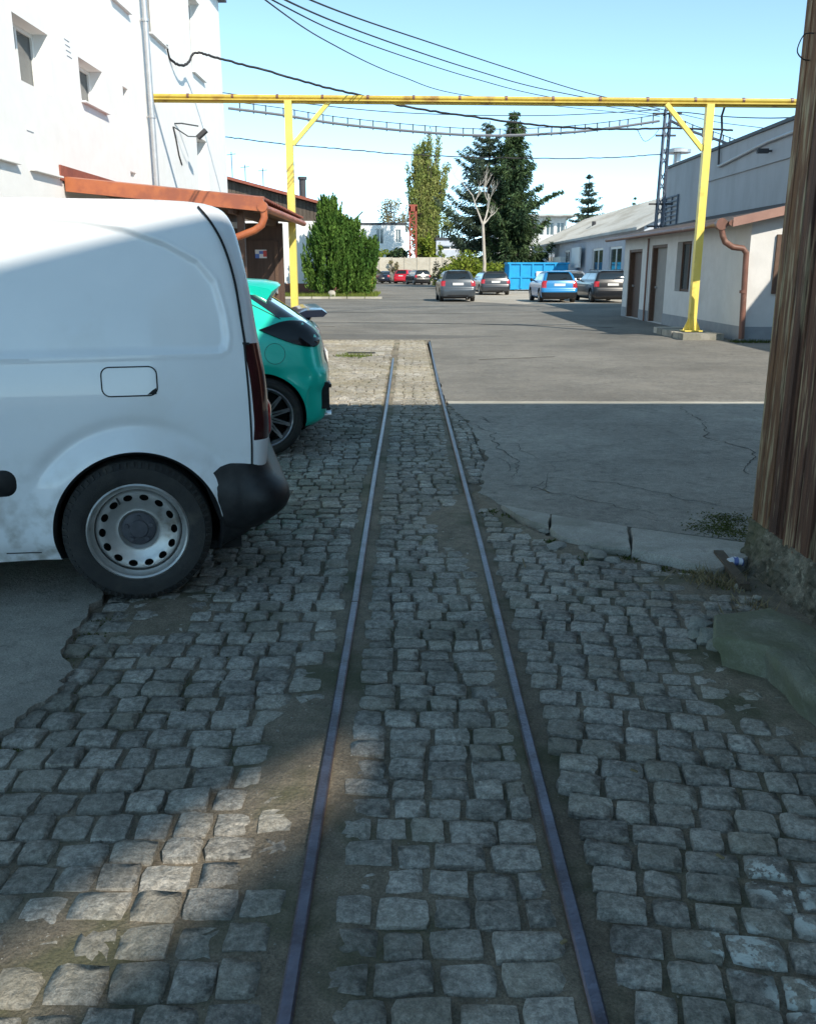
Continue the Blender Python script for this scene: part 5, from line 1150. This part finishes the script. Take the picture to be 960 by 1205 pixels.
# spoiler
b = MB(); N = 18
sp = [(-.30, 1.425), (-.10, 1.418), (.06, 1.408), (.165, 1.385), (.188, 1.365), (.175, 1.340), (.135, 1.285), (.10, 1.262), (.03, 1.29), (-.2, 1.36)]
for i in range(N+1):
    y = lerp(-.64, .64, i/N); e = abs(y/.64)**5
    for x, z in sp: b.v.append((x-.05*e*(x > 0)+.035*(1-(y/.64)**2), y, z-.035*e+.012*(1-(y/.64)**2)))
k = len(sp); b.f = [(i*k+j, i*k+(j+1) % k, (i+1)*k+(j+1) % k, (i+1)*k+j) for i in range(N) for j in range(k)]+[tuple(range(k)), tuple(range(N*k, N*k+k))]; b.m = [0]*len(b.f)
b.build('roof_spoiler', 'paint_turquoise', gt2, smooth=45)
for s in (-1, 1): b = MB(); b.box(.50, .578, s*.79-.035, s*.79+.035, .38, .60); b.build('bumper_vent', 'black_plastic', gt2)
b = MB(); b.box(.46, .60, -.62, .62, .27, .36); b.build('diffuser', 'black_plastic', gt2)
for s in (-1, 1): b = MB(); b.tube([(.40, s*.62, .30), (.605, s*.62, .30)], .042, 14); b.build('exhaust', 'chrome', gt2, smooth=40)
b = MB(); b.box(.56, .572, -.26, .26, .72, .83); b.build('number_plate', 'plate_white', gt2)
b = MB(); [arch_well(b, a, .87, .36) for a in GARCH]; b.box(-3.1, .3, -.78, .78, .17, .21); b.build('underside', 'wheel_well', gt2)
for x in (.03, -2.57):
    for s in (-1, 1): add_wheel(gt2, x, s*(GW-.105), .325, .21, .245, 'mesh', 'rim_black', s > 0)
for s in (-1, 1):
    b = MB(); b.lathe([(0, .06), (.07, .05), (.1, 0), (.08, -.05), (0, -.06)], 12, Matrix.Translation((-1.85, s*.97, 1.05)) @ Matrix.Rotation(R(90), 4, 'Z')); b.bar((-1.85, s*.8, 1.0), (-1.85, s*.94, 1.03), .05); b.build('mirror', 'paint_turquoise', gt2, smooth=50)

# ================================================================= OTHER PARKED CARS
QB = -math.pi/2
p = Vector((-.93, 9.95, 0)); parked_car('dark navy saloon with rear wing, mostly hidden behind the turquoise hatchback', 'car', 'paint_navy', p, A9, 'sedan', 4.4, 1.78, 1.42, spoiler=True, nside=70)
g = gp(538, 354.5); parked_car('grey hatchback at the front edge of the pale gravel, left of the blue hatchback', 'car', 'paint_grey', (2.42, 43.9, 0), QB+R(2), 'hatch', 3.95, 1.72, 1.5)
g = gp(580, 346); parked_car('dark grey estate parked behind and right of the grey hatchback', 'car', 'paint_charcoal', (5.35, 55.5, 0), QB+R(5), 'estate', 4.6, 1.84, 1.42)
parked_car('bright blue hatchback in front of the blue skip', 'car', 'paint_blue', (7.1, 42.6, 0), QB+R(2), 'hatch', 3.95, 1.72, 1.47, dark_bumper=True, lampz=(.72, 1.0))
parked_car('black estate car beside the annex corner, right of the blue hatchback', 'car', 'paint_black', (9.55, 42.4, 0), QB+R(3), 'estate', 4.5, 1.8, 1.5)
parked_car('silver car mostly hidden between the blue hatchback and the black estate', 'car', 'paint_silver', (9.35, 51.5, 0), QB, 'hatch', 4.2, 1.78, 1.48)
parked_car('silver blue car almost hidden behind the annex corner', 'car', 'paint_silver', (11.45, 47.6, 0), QB, 'hatch', 4.1, 1.74, 1.45)
parked_car('dark grey tall car by the far fence, leftmost behind the yellow bin', 'car', 'paint_charcoal', (-4.45, 101, 0), QB-R(12), 'hatch', 4.4, 1.85, 1.68, group='cars parked by the far fence')
parked_car('dark blue car by the far fence, left of the red car', 'car', 'paint_navy', (-2.95, 104, 0), QB-R(10), 'sedan', 4.4, 1.75, 1.45, group='cars parked by the far fence')
parked_car('bright red car parked by the far concrete fence', 'car', 'paint_red', (-.85, 103, 0), QB-R(20), 'hatch', 4.1, 1.75, 1.55, group='cars parked by the far fence')
parked_car('black car by the far fence, right of the red car', 'car', 'paint_black', (1.6, 95, 0), QB+R(14), 'estate', 4.5, 1.8, 1.5, group='cars parked by the far fence')

# ================================================================= SKIP, BIN, FENCE, FAR BUILDINGS
st = empty('blue_skip', (9.6, 67, 0), 'big bright blue steel skip container in front of the spruces', 'skip')
x0, x1, y0, y1, zt = 7.35, 11.7, 67.0, 69.2, 2.02
b = MB()
b.box(x0, x1, y0, y0+.06, .15, zt); b.box(x0, x1, y1-.06, y1, .15, zt); b.box(x0, x0+.06, y0+.06, y1-.06, .15, zt); b.box(x1-.06, x1, y0+.06, y1-.06, .15, zt); b.box(x0, x1, y0, y1, .12, .149)
b.build('tub', 'dumpster_blue', st)
for k in range(6): x = lerp(x0+.1, x1-.1, k/5); b = MB(); b.box(x-.06, x+.06, y0-.09, y0-.0, .2, zt-.1); b.build('rib', 'dumpster_blue', st)
for k in range(3): y = lerp(y0+.3, y1-.3, k/2); b = MB(); b.box(x0-.09, x0, y-.06, y+.06, .2, zt-.1); b.build('rib', 'dumpster_blue', st)
b = MB(); b.box(x0-.08, x1+.08, y0-.1, y0+.06, zt-.1, zt+.02); b.box(x0-.1, x0+.06, y0, y1, zt-.1, zt+.021); b.box(x0, x1, y0-.07, y0, .95, 1.05); b.build('top_rim', 'dumpster_blue', st)
for x in (x0+.6, x1-.6): b = MB(); b.box(x-.1, x+.1, y0, y1, 0, .13); b.build('skid', 'dark_steel', st)
a = aty(635, 322, 66.85); b = MB(); b.box(a.x-.25, a.x+.25, 66.86, 66.9, a.z-.2, a.z+.2); b.build('sign_plate', 'board_white', st)
bt = empty('yellow_bin', (-2.55, 58, 0), 'yellow lidded recycling bin with dark arc mark by the thuja', 'bin')
b = MB(); b.prism([(-2.95, .3), (-2.2, .3), (-2.17, 1.2), (-2.25, 1.42), (-2.85, 1.5), (-2.98, 1.35)], 57.7, 58.6, 'y'); b.build('tub', 'bin_yellow', bt)
b = MB(); b.prism([(-2.98, 1.35), (-2.12, 1.12), (-2.06, 1.25), (-2.2, 1.46), (-2.85, 1.54)], 57.66, 58.64, 'y'); b.build('lid', 'bin_yellow', bt)
b = MB(); c = [(-2.8+.0, 1.1), (-2.7, .95), (-2.62, .88)]; b.tube([(x, 57.69, z) for x, z in c], .03, 5); b.box(-2.6, -2.45, 57.64, 57.7, 1.1, 1.22); b.build('mark', 'dark_steel', bt)
for x in (-2.8, -2.35): b = MB(); b.tube([(x-.03, 57.9, .15), (x+.03, 57.9, .15)], .15, 10); b.build('wheel', 'rubber', bt)
bt = empty('notice_board', (-3.25, 58.3, 0), 'white leaning board on a white post beside the yellow bin', 'board')
b = MB(); b.prism([(-4.0, .75), (-3.06, .7), (-3.06, 1.55), (-3.5, 1.3), (-3.75, 1.15)], 58.3, 58.36, 'y'); b.prism([(-3.7, .1), (-3.1, .1), (-3.1, .69), (-3.7, .74)], 58.31, 58.37, 'y', 1); b.build('panel', ['board_white', 'plinth_grey'], bt)
b = MB(); b.box(-3.05, -2.98, 58.28, 58.36, 0, 1.75); b.build('post', 'board_white', bt)
# concrete panel fence
ft = empty('concrete_fence', (2, 116, 0), 'pale concrete panel fence closing the far end of the yard', 'fence')
xx = -18.0; k = 0
while xx < 18:
    b = MB(); b.box(xx+.06, xx+1.54, 116, 116.08, 0, 3.0+.05*random.random()); b.build('panel', 'fence_concrete', ft)
    b = MB(); b.box(xx-.06, xx+.058, 115.93, 116.1, 0, 3.1); b.build('post', 'fence_concrete', ft); xx += 1.6; k += 1
# far white buildings
def block(name, label, x0, x1, y0, y1, h, mat, wins, overhang=0):
    t = empty(name, ((x0+x1)/2, y0, 0), label, 'building'); b = MB()
    wall_holes(b, (x0, y0, 0), (1, 0, 0), (0, -1, 0), x1-x0, h, [(a-x0, c-x0, e, g) for a, c, e, g in wins], .25)
    b.box(x0, x1, y0+.27, y1, 0, h-.001); b.build('wall', mat, t)
    for a, c, e, g in wins: window_in(t, (x0, y0, 0), (1, 0, 0), (0, -1, 0), (a-x0, c-x0, e, g), .22, mull=1, fw=.12)
    b = MB(); b.box(x0-overhang-.1, x1+overhang+.1, y0-overhang-.1, y1+.1, h, h+.3); b.build('roof', 'roof_sheet' if overhang else 'dark_steel', t); return t
w0 = block('white_block', 'white flat roofed block beyond the far fence, left of the red mast', -9.5, -.4, 130, 142, 7.6, 'plaster_white', [(-6.6, -5.8, 5.2, 7.0), (-7.8, -7.2, 5.2, 6.6), (-4.5, -3.4, 5.0, 7.1), (-1.8, -1.0, 5.2, 7.0), (-4.4, -3.4, .8, 3.0), (-7.4, -6.4, .8, 3.0)])
b = MB(); b.box(-7.9, -5.2, 128.8, 130, 3.9, 4.1)
for k in range(8): b.bar((-7.9+k*.385, 128.85, 4.1), (-7.9+k*.385, 128.85, 5.0), .05)
b.bar((-7.9, 128.85, 5.0), (-5.2, 128.85, 5.0), .08); b.build('balcony', 'dark_steel', w0)
block('annex_block', 'paler wing of the white block, lower and further left', -14, -9.6, 126, 140, 7.9, 'plaster_white', [(-12.5, -11.6, 4.8, 6.6), (-11, -10.3, 4.8, 6.6)])
block('overhang_building', 'cream building with wide flat overhanging roof behind the long low roof', 14.5, 25.6, 150, 165, 9.8, 'plaster_cream', [(15.5+k*1.7, 16.8+k*1.7, 6.9, 9.0) for k in range(6)], 1.4)
block('lorry_trailer_shed', 'small white shed with blue stripes right of the poplar foot', 3.6, 7.2, 118, 121, 5.2, 'plaster_bluegrey', [(3.9, 6.9, 4.0, 4.5)])
b = MB()
rm = empty('red_lattice_tower', (.62, 117, 0), 'rust red lattice tower in front of the white block', 'tower')
for dx, dy in ((-.4, -.4), (.4, -.4), (.4, .4), (-.4, .4)): b.bar((.62+dx, 117+dy, 0), (.62+dx, 117+dy, 9.2), .2)
b.build('legs', 'rust_red', rm)
for k in range(11):
    b = MB(); z = .3+k*.8; s = 1 if k % 2 else -1
    for yy in (116.6, 117.4): b = MB(); b.bar((.62-.4*s, yy, z), (.62+.4*s, yy, z+.8), .12); b.build('lattice_bar', 'rust_red', rm)
    b = MB(); b.bar((.22, 116.6, z), (1.02, 116.6, z), .12); b.build('lattice_bar', 'rust_red', rm)
b = MB(); b.box(.1, 1.15, 116.5, 117.5, 8.6, 9.4); b.build('head', 'rust_red', rm)
for (u, v0, v1, Y, lb) in ((458, 247, 264, 131, 'thin lamp arm on the roof of the white block'),):
    p = aty(u, v0, Y); q = aty(u+6, v1, Y); b = MB(); b.tube([(q.x, Y, q.z-.3), (q.x, Y, p.z-.4), (p.x, Y, p.z)], .09, 6); tag(b.build('roof_lamp', 'dark_steel'), lb, 'lamp')

# ================================================================= PLANTS
def leaves(name, cen, size, mat, parent=None, axis=None, elong=1.6, kind=None):
    """many small leaf faces; cen Nx3; axis Nx3 optional direction of the long side"""
    N = len(cen); cen = np.asarray(cen, float); size = np.broadcast_to(np.asarray(size, float), (N,))
    a = rng.normal(size=(N, 3)) if axis is None else np.asarray(axis, float)+rng.normal(size=(N, 3))*.35
    a /= np.linalg.norm(a, axis=1, keepdims=True); c = rng.normal(size=(N, 3)); c -= (c*a).sum(1, keepdims=True)*a; c /= np.linalg.norm(c, axis=1, keepdims=True)
    a = a*size[:, None]*elong*.5; c = c*size[:, None]*.5
    V = np.stack([cen-a, cen+c*.9, cen+a, cen-c*.9], 1).reshape(-1, 3)
    me = bpy.data.meshes.new(name); me.vertices.add(4*N); me.vertices.foreach_set('co', V.ravel()); me.loops.add(4*N); me.loops.foreach_set('vertex_index', np.arange(4*N)); me.polygons.add(N); me.polygons.foreach_set('loop_start', np.arange(N)*4); me.polygons.foreach_set('loop_total', np.full(N, 4)); me.update(calc_edges=True); me.validate()
    me.materials.append(MATS[mat]); return link(name, me, parent, kind)
def clump(c, r, n, flat=1.0):
    d = rng.normal(size=(n, 3)); d /= np.linalg.norm(d, axis=1, keepdims=True); q = d*(rng.random((n, 1))**.45)*np.array(r)*np.array([1, 1, flat]); return np.array(c)+q
def conifer(name, label, x, y, h, prof, mat, n_wh, per, leaf, base=0.5, droop=.25, sparse=1.0, leftbias=0, group='spruces behind the car park', extra=None, tip=.5):
    """trunk, whorls of boughs that sag and lift at the tips, each bough carrying side sprays of needles"""
    t = empty(name, (x, y, 0), label, 'tree', group); b = MB(); b.tube([(x, y, 0), (x+.05, y, h*.5), (x, y, h*.98)], [h*.016, h*.011, h*.002], 9); b.build('trunk', 'bark_dark', t, smooth=60)
    C = []; AX = []; S = []; br = MB(); size, dens, hang, fat = leaf
    boughs = []
    for i in range(n_wh):
        f = (i+.5)/n_wh; z = lerp(base, h*.985, f**.92)+rng.normal()*.12; rad = float(np.interp(z/h, [p[0] for p in prof], [p[1] for p in prof]))*rng.uniform(.8, 1.15); az0 = rng.uniform(0, 6.28)
        for k in range(per):
            if rng.random() > sparse: continue
            az = az0+6.283*k/per+rng.normal()*.25; L = rad*rng.uniform(.6, 1.15)*(1+leftbias*math.cos(az-math.pi)); boughs.append((np.array([x, y, z]), np.array([math.cos(az), math.sin(az), 0]), L, f))
    if extra: boughs += extra
    for o, d, L, f in boughs:
        e = np.array([-d[1], d[0], 0]); n = max(3, int(L*5)); sag = droop*L*(1-.75*f)
        path = lambda q: o+d*(L*q)+np.array([0, 0, 1])*(-sag*np.sin(q*2.2)*1.0+sag*tip*2*q**3+.35*f*L*q)
        for q in (np.arange(n)+.6)/n:
            c = path(q); w = L*.32*(1-q*.75)*rng.uniform(.6, 1.2)+.12; m = max(4, int(dens*w*L/n*4))
            u = rng.uniform(-1, 1, m); P = c+e*(u*w)[:, None]+d*((rng.random(m)-.3-.25*np.abs(u))*L/n*1.6)[:, None]; P[:, 2] -= np.abs(u)*w*.35+rng.random(m)**2*hang*(1-.6*f)*min(1, L*.6); P += rng.normal(size=P.shape)*fat
            C.append(P); AX.append(d*.7+e*(np.sign(u)*.6)[:, None]+np.array([0, 0, -.55])); S.append(size*rng.uniform(.55, 1.3, m))
        if L > .8: br.tube([tuple(o), tuple(path(.5)), tuple(path(.97))], [.05, .03, .01], 4, cap=False)
    if br.v: br.build('boughs', 'bark_dark', t)
    leaves('crown', np.concatenate(C), np.concatenate(S)*.62, mat, t, np.concatenate(AX), 4.2); return t
conifer('spruce', 'taller open spruce with dark trunk and gaps, left of the dense one', 6.95, 81, 14.0, [(0, 2.8), (.2, 3.4), (.42, 4.0), (.55, 3.2), (.72, 2.3), (.86, 1.2), (.95, .5), (1, .1)], 'needle_blue', 20, 7, (.15, 62, .28, .04), 1.2, .26, .85, .22, tip=.8)
p0 = np.array(aty(612, 250, 78.6)); p1 = np.array(aty(640, 213, 78.6)); dv = (p1-p0)/np.linalg.norm(p1-p0)
conifer('spruce', 'dense dark green spruce with ragged outline, rightmost of the pair', 8.75, 79, 14.5, [(0, 2.9), (.15, 2.9), (.3, 2.6), (.42, 2.9), (.5, 2.3), (.62, 1.9), (.75, 1.5), (.87, .9), (.95, .45), (1, .1)], 'needle_dark', 30, 8, (.17, 84, .75, .06), .4, .42, .92, -.05, extra=[(p0, np.array([.97, -.2, 0]), 3.4, 1.5), (p0-np.array([.6, 0, 1.6]), np.array([.9, .4, 0]), 3.6, .9), (p0-np.array([.8, 0, -1.2]), np.array([.95, -.3, 0]), 2.6, 1.1), (p0-np.array([1, 0, 3.4]), np.array([.9, -.4, 0]), 4.0, .5)], tip=.6)
conifer('spruce', 'small lone spruce above the long pale roof', 21.2, 110, 12.6, [(0, 1.9), (.4, 2.3), (.6, 1.9), (.75, 1.3), (.9, .6), (1, .05)], 'needle_blue', 20, 6, (.17, 44, .2, .06), 4.0, .1, .8, group='spruces behind the car park')
conifer('spruce', 'tiny spruce tip beside the tall grey hall', 38.8, 160, 13.4, [(0, 1.5), (.6, 1.6), (.8, .9), (1, .05)], 'needle_dark', 16, 6, (.2, 40, .2, .08), 4.0, .2, .85, group='spruces behind the car park')
# poplar
pt_ = empty('poplar', (2.1, 120, 0), 'tall slender poplar with fresh yellow-green leaves behind the fence', 'tree'); b = MB(); C = []; AX = []
for k in range(60):
    dx = rng.normal()*.82; dy = rng.normal()*.75; z0 = rng.uniform(1.5, 8); z1 = min(18.4, z0+rng.uniform(5, 11)); x0_, y0_ = 2.1+dx*.3, 120+dy*.3; x1_, y1_ = 2.1+dx*1.25, 120+dy*1.25
    b.tube([(x0_, y0_, max(0, z0-1)), ((x0_+x1_)/2+dx*.15, (y0_+y1_)/2, (z0+z1)/2), (x1_*.85+.15*2.1, y1_, z1)], [.13, .08, .02], 5, cap=False)
    for q in rng.random(48): C.append(clump((lerp(x0_, x1_, q**.7)+rng.normal()*.2, lerp(y0_, y1_, q**.7), lerp(z0, z1, q)), (.38, .38, .7), 16)); 
b.tube([(2.1, 120, 0), (2.1, 120, 9), (2.1, 120, 17)], [.35, .22, .03], 8); b.build('trunk', 'bark_dark', pt_)
C = np.concatenate(C); leaves('crown', C, rng.uniform(.11, .24, len(C)), 'leaf_poplar', pt_, np.tile([0, 0, 1], (len(C), 1)))
# white bare tree
wt_ = empty('bare_tree', (5.5, 66, 0), 'bare white-barked tree with forked trunk in front of the spruces', 'tree'); b = MB()
def twig(p, d, L, r, dep):
    pts = [p]; q = p.copy(); dd = d.copy()
    for k in range(4):
        dd = (dd+Vector((random.gauss(0, .13), random.gauss(0, .13), .10))).normalized(); q = q+dd*L/4; pts.append(q.copy())
    b.tube(pts, [lerp(r, r*.45, i/4) for i in range(5)], 6 if r > .05 else 4, cap=False)
    if dep > 0:
        for k in range(3 if dep > 1 else 2):
            i = random.choice((2, 3, 4)); sd = (dd+Vector((random.gauss(0, .6), random.gauss(0, .5), random.uniform(.0, .5)))).normalized(); twig(pts[i], sd, L*random.uniform(.45, .75), r*.5, dep-1)
F0 = aty(568, 262, 66); b.tube([(5.45, 66, 0), (5.5, 66, 2), (F0.x, 66, F0.z)], [.15, .12, .10], 10)
for (u, v) in ((552, 215), (593, 217), (580, 250)):
    e = aty(u, v, 66)+Vector((0, random.gauss(0, .6), 0)); d = (e-Vector((F0.x, 66, F0.z))); twig(Vector((F0.x, 66, F0.z-.1)), d.normalized(), d.length*.8, .075, 3)
b.build('trunk', 'bark_white', wt_, smooth=60)
# thuja
def thuja(label, x, y, h, rx, n, lean=0, group=None):
    """column of upright flame-shaped sprays with ragged tips"""
    t = empty('thuja', (x, y, 0), label, 'tree', group); b = MB(); b.tube([(x, y, 0), (x, y, h*.5)], [.15, .06], 6); b.build('trunk', 'bark_dark', t)
    C = []; AX = []
    for k in range(n):
        f = rng.random()**.9; a = rng.uniform(0, 6.28); rr = rx*min(1, 1.08-f**2.4)*rng.uniform(.35, 1.0); fh = rng.uniform(.5, 1.25); fr = fh*rng.uniform(.13, .22)
        bx = x+rr*math.cos(a)+lean*f; by = y+rr*math.sin(a)*.75; bz = .1+f*(h-fh*.9); ox, oy = .25*math.cos(a)*fh, .2*math.sin(a)*fh
        m = int(90*fh); s = rng.random(m); w = fr*np.sqrt(rng.random(m))*np.minimum(1, (1-s)*1.5+.03); th = rng.uniform(0, 6.28, m)
        C.append(np.stack([bx+w*np.cos(th)+ox*s, by+w*np.sin(th)+oy*s, bz+fh*s], 1)); AX.append(np.tile([math.cos(a)*.35, math.sin(a)*.35, 1], (m, 1)))
    C = np.concatenate(C); AX = np.concatenate(AX); leaves('crown', C, rng.uniform(.05, .10, len(C)), 'leaf_thuja', t, AX, 2.2); return t
thuja('tall broad bright green thuja against the white gabled building', -4.3, 50.8, 5.3, 1.35, 420, 0, 'thujas by the gabled building')
thuja('middle thuja grown into the right flank of the tallest one', -3.3, 50.9, 4.2, 1.05, 240, .2, 'thujas by the gabled building')
thuja('low spreading thuja leaning right towards the yellow bin', -2.75, 51.2, 3.2, .65, 120, .75, 'thujas by the gabled building')
def bush(name, label, spots, mat, leaf, n, twigs=True, group=None):
    t = empty(name, (spots[0][0], spots[0][1], 0), label, 'bush', group); C = []; b = MB()
    for (x, y, z, rx, rz_) in spots:
        for k in range(max(4, int(n/25))):
            c = clump((x, y, z), (rx, rx*.7, rz_), 1)[0]; C.append(clump(c, (rx*.25, rx*.25, rz_*.3), 25))
            if k < 14: b.tube([(x+rng.normal()*.1, y, 0), (c[0], c[1], c[2]), (c[0]+rng.normal()*.1, c[1], c[2]+rz_*.3)], [.03, .02, .006], 4, cap=False)
    b.build('stems', 'bark_dark', t); C = np.concatenate(C); leaves('foliage', C, leaf*rng.uniform(.6, 1.3, len(C)), mat, t); return t
a = aty(545, 316, 74); bush('shrub', 'fresh yellow-green shrub behind the grey hatchback', [(a.x, 74, 1.5, 1.6, 1.4), (a.x-.9, 74.5, 1.0, 1.0, 1.0), (a.x+1.1, 74, .9, 1.0, .9)], 'leaf_spring', .16, 2200)
a = aty(521, 322, 85); bush('shrub', 'dry brownish shrub left of the yellow-green one', [(a.x, 85, 1.2, 1.2, 1.3)], 'leaf_twig', .14, 900)
a = aty(587, 318, 72); bush('shrub', 'olive shrub at the foot of the white bare tree', [(a.x-.3, 72, 1.0, 1.4, 1.0), (a.x+.8, 71.6, .8, .9, .8)], 'leaf_spring', .14, 1200)
a = aty(500, 326, 88); bush('shrub', 'low green shrub behind the black car by the far fence', [(2.9, 92, .6, 1.0, .7)], 'leaf_spring', .14, 500)
a = aty(448, 300, 113); bush('shrub', 'clipped yellow-green bush above the far fence on the left', [(-4.2, 118, 3.3, 2.0, .9), (-6.2, 118, 3.4, 1.6, .9)], 'leaf_spring', .2, 1100)
bush('shrub', 'dark green bush above the fence beside the red tower', [(-1.0, 118, 3.4, 1.3, .9), (-2.0, 118, 3.1, .7, .8)], 'needle_dark', .2, 900)
bush('shrub', 'yellow-green bushes at the foot of the poplar', [(2.4, 118.5, 3.8, 1.3, 2.0), (3.9, 118.5, 3.6, 1.2, 1.2)], 'leaf_spring', .2, 1800)
a = aty(365/1.0, 320, 110); bush('climber', 'sparse climber hanging on the far fence left of the red car', [(-1.8, 115.6, 1.9, .7, .9)], 'leaf_twig', .14, 350)
def roundtree(label, x, y, h, r, mat, n, leaf):
    t = empty('leafy_tree', (x, y, 0), label, 'tree', 'distant trees behind the buildings'); b = MB(); b.tube([(x, y, 0), (x, y, h*.7)], [.25, .08], 7); C = []
    for k in range(26):
        c = clump((x, y, h-r), (r, r, r), 1)[0]; b.tube([(x, y, h*.45), tuple(c)], [.07, .02], 4, cap=False); C.append(clump(c, (r*.36,)*3, n//26))
    b.build('trunk', 'bark_dark', t); C = np.concatenate(C); leaves('crown', C, leaf*rng.uniform(.5, 1.3, len(C)), mat, t)
roundtree('pale budding tree behind the white block', -1.8, 150, 12.5, 2.8, 'leaf_twig', 2600, .22)
roundtree('thin budding tree in front of the overhanging roof', 17.3, 140, 9.4, 1.9, 'leaf_poplar', 900, .2)
roundtree('hazy twiggy tree between the spruce and the cream building', 16.0, 170, 12.5, 3.0, 'leaf_twig', 1100, .22)
roundtree('twiggy treetop beside the tiny spruce tip', 40.5, 162, 12.0, 1.6, 'leaf_twig', 700, .2)
roundtree('green treetop filling the gap behind the red tower', 5.5, 150, 11.5, 2.6, 'leaf_poplar', 2200, .22)
# verge with kerb, grass and a stone by the thujas
sheet('verge', ragged([(-12, 49.0), (-6, 49.2), (-3.2, 49.4), (-2.0, 50.2), (-1.7, 52.5), (-2.0, 60)], .3, .06)+[(-4.5, 62), (-12, 62)], .06, 'yard_earth', .1)
for k in range(7):
    x = -8+k*.95; b = MB(); b.box(x, x+.9, 48.75+.03*(k % 2), 48.95, -.02, .12); tag(b.build('kerbstone', 'pale_concrete'), ['leftmost pale kerbstone, behind the yellow post', 'second kerbstone from the left edging the verge', 'third kerbstone from the left edging the verge', 'middle kerbstone below the tallest thuja', 'kerbstone below the gap of the first two thujas', 'kerbstone below the middle thuja', 'rightmost kerbstone below the leaning thuja'][k], 'kerbstone', 'kerbstones along the thuja verge')
b = MB()
for k in range(5200):
    x = random.uniform(-8, -1.75); y = 49.1+random.random()**1.6*9; 
    if y < 50.2 and x > -2.3: continue
    h = random.uniform(.06, .3); dx = random.uniform(-.05, .05); b.add([(x-.025, y, .05), (x+.025, y, .05), (x+dx, y+random.uniform(-.05, .05), .05+h)], [(0, 1, 2)])
tag(b.build('grass', 'grass_green'), 'patchy green grass on the verge under the thujas', kind='stuff')
tag(rock('boulder', (-4.1, 49.4, .2), (.28, .22, .25), 'pale_concrete', 3), 'pale boulder on the verge in front of the middle thuja', 'boulder')
b = MB()
for k in range(900):
    x = random.uniform(6.9, 9.6); y = random.uniform(18.9, 19.4); h = random.uniform(.02, .09); b.add([(x-.012, y, .0), (x+.012, y, .0), (x+random.uniform(-.04, .04), y, h)], [(0, 1, 2)])
tag(b.build('grass', 'moss_green'), 'thin grass strip along the foot of the annex front wall', kind='stuff')

# ================================================================= STONE SLAB AND LITTER AT THE SHED FOOT
def slab(poly, z0, z1, mat, amp, seed):
    b = MB(); rp = ragged(poly+[poly[0]], .05, .02, seed)[:-1]; n = len(rp); cx = sum(p[0] for p in rp)/n; cy = sum(p[1] for p in rp)/n
    for k, z in ((.84, z0), (.9, lerp(z0, z1, .5)), (1.0, lerp(z0, z1, .72)), (1.0, lerp(z0, z1, .93)), (.97, z1), (.8, z1+.008), (.5, z1+.012), (.2, z1+.01)):
        b.v += [(cx+(p[0]-cx)*k, cy+(p[1]-cy)*k, z+amp*noise.noise(Vector((p[0]*7*k, p[1]*7, seed)))*(z > z0+.01)) for p in rp]
    b.f = [(j*n+i, j*n+(i+1) % n, (j+1)*n+(i+1) % n, (j+1)*n+i) for j in range(7) for i in range(n)]+[tuple(range(7*n, 8*n))]; b.m = [0]*len(b.f); return b
z = .11
q = [gp(838, 752, z), gp(840, 726, z), gp(905, 717, z), gp(962, 745, z), gp(1040, 800, z), gp(990, 850, z), gp(930, 800, z), gp(900, 768, z)]
sb = slab([(p.x, p.y) for p in q], -.02, .125, 'mossy_stone', .006, 4).build('stone_slab', 'mossy_stone', smooth=30)
tag(sb, 'mossy green guard stone lying against the wooden shed', 'stone')
for k, (u, v, s) in enumerate([(822, 742, .055), (834, 756, .06), (818, 752, .035), (842, 765, .04), (828, 734, .035)]):
    p = gp(u, v); o = tag(rock('broken_stone', (p.x, p.y, .02), (s, s*.8, s*.75), 'concrete', 31+k), ['pale fragment touching the mossy stone end, middle of its heap', 'largest fragment, nearest the viewer of the heap', 'small fragment furthest left from the mossy stone', 'small fragment under the mossy stone hollow', 'small fragment furthest back in the heap'][k], 'stone', 'fragments beside the guard stone')
p = gp(858, 655, .05); b = MB(); b.bar(gp(845, 650, .04), gp(876, 690, .03), .05, .03); tag(b.build('wood_scrap', 'stick_brown'), 'dark scrap of wood leaning at the end of the long kerb slab', 'wood')
t = empty('crushed_can', gp(865, 661, .05), 'crushed white and blue drink can at the shed foot', 'can'); c = gp(865, 661, .045)
b = MB(); b.tube([c+Vector((-.035, 0, .0)), c+Vector((0, .005, .006)), c+Vector((.035, 0, 0))], [.020, .022, .018], 10); b.build('body', 'litter_white', t, smooth=40)
b = MB(); b.tube([c+Vector((.035, 0, 0)), c+Vector((.04, 0, 0))], [.022, .017], 10); b.tube([c+Vector((-.012, .003, .004)), c+Vector((.012, .004, .004))], .0228, 10); b.build('band', 'litter_blue', t)
for (u, v, s) in ((868, 685, .022), (872, 694, .03), (890, 708, .022)):
    p = gp(u, v); tag(rock('pebble', (p.x, p.y, .02), (s, s*.8, s*.6), 'pale_concrete', int(u)), {868: 'small pale pebble just below the crushed can', 872: 'larger pale pebble among the straw', 890: 'small pale pebble nearest the mossy stone'}[u], 'stone', 'pebbles by the shed plinth')
for (u, v, du, dv) in ((615, 657, 3, 10), (742, 905, 8, 3), (660, 1110, 6, -4), (843, 1005, 9, 5), (640, 575, 6, 5)):
    b = MB(); b.bar(gp(u, v, .012), gp(u+du, v+dv, .012), .008, .004); tag(b.build('wood_chip', 'dry_grass'), {615: 'upright pale wood chip at the right rail by the kerb', 742: 'wood chip lying in the middle of the right cobbles', 660: 'wood chip beside the right rail near the viewer', 843: 'wood chip on the right cobbles near the white paint', 640: 'wood chip on the asphalt near the kerb end'}[u], 'wood chip', 'wood chips on the cobbles')
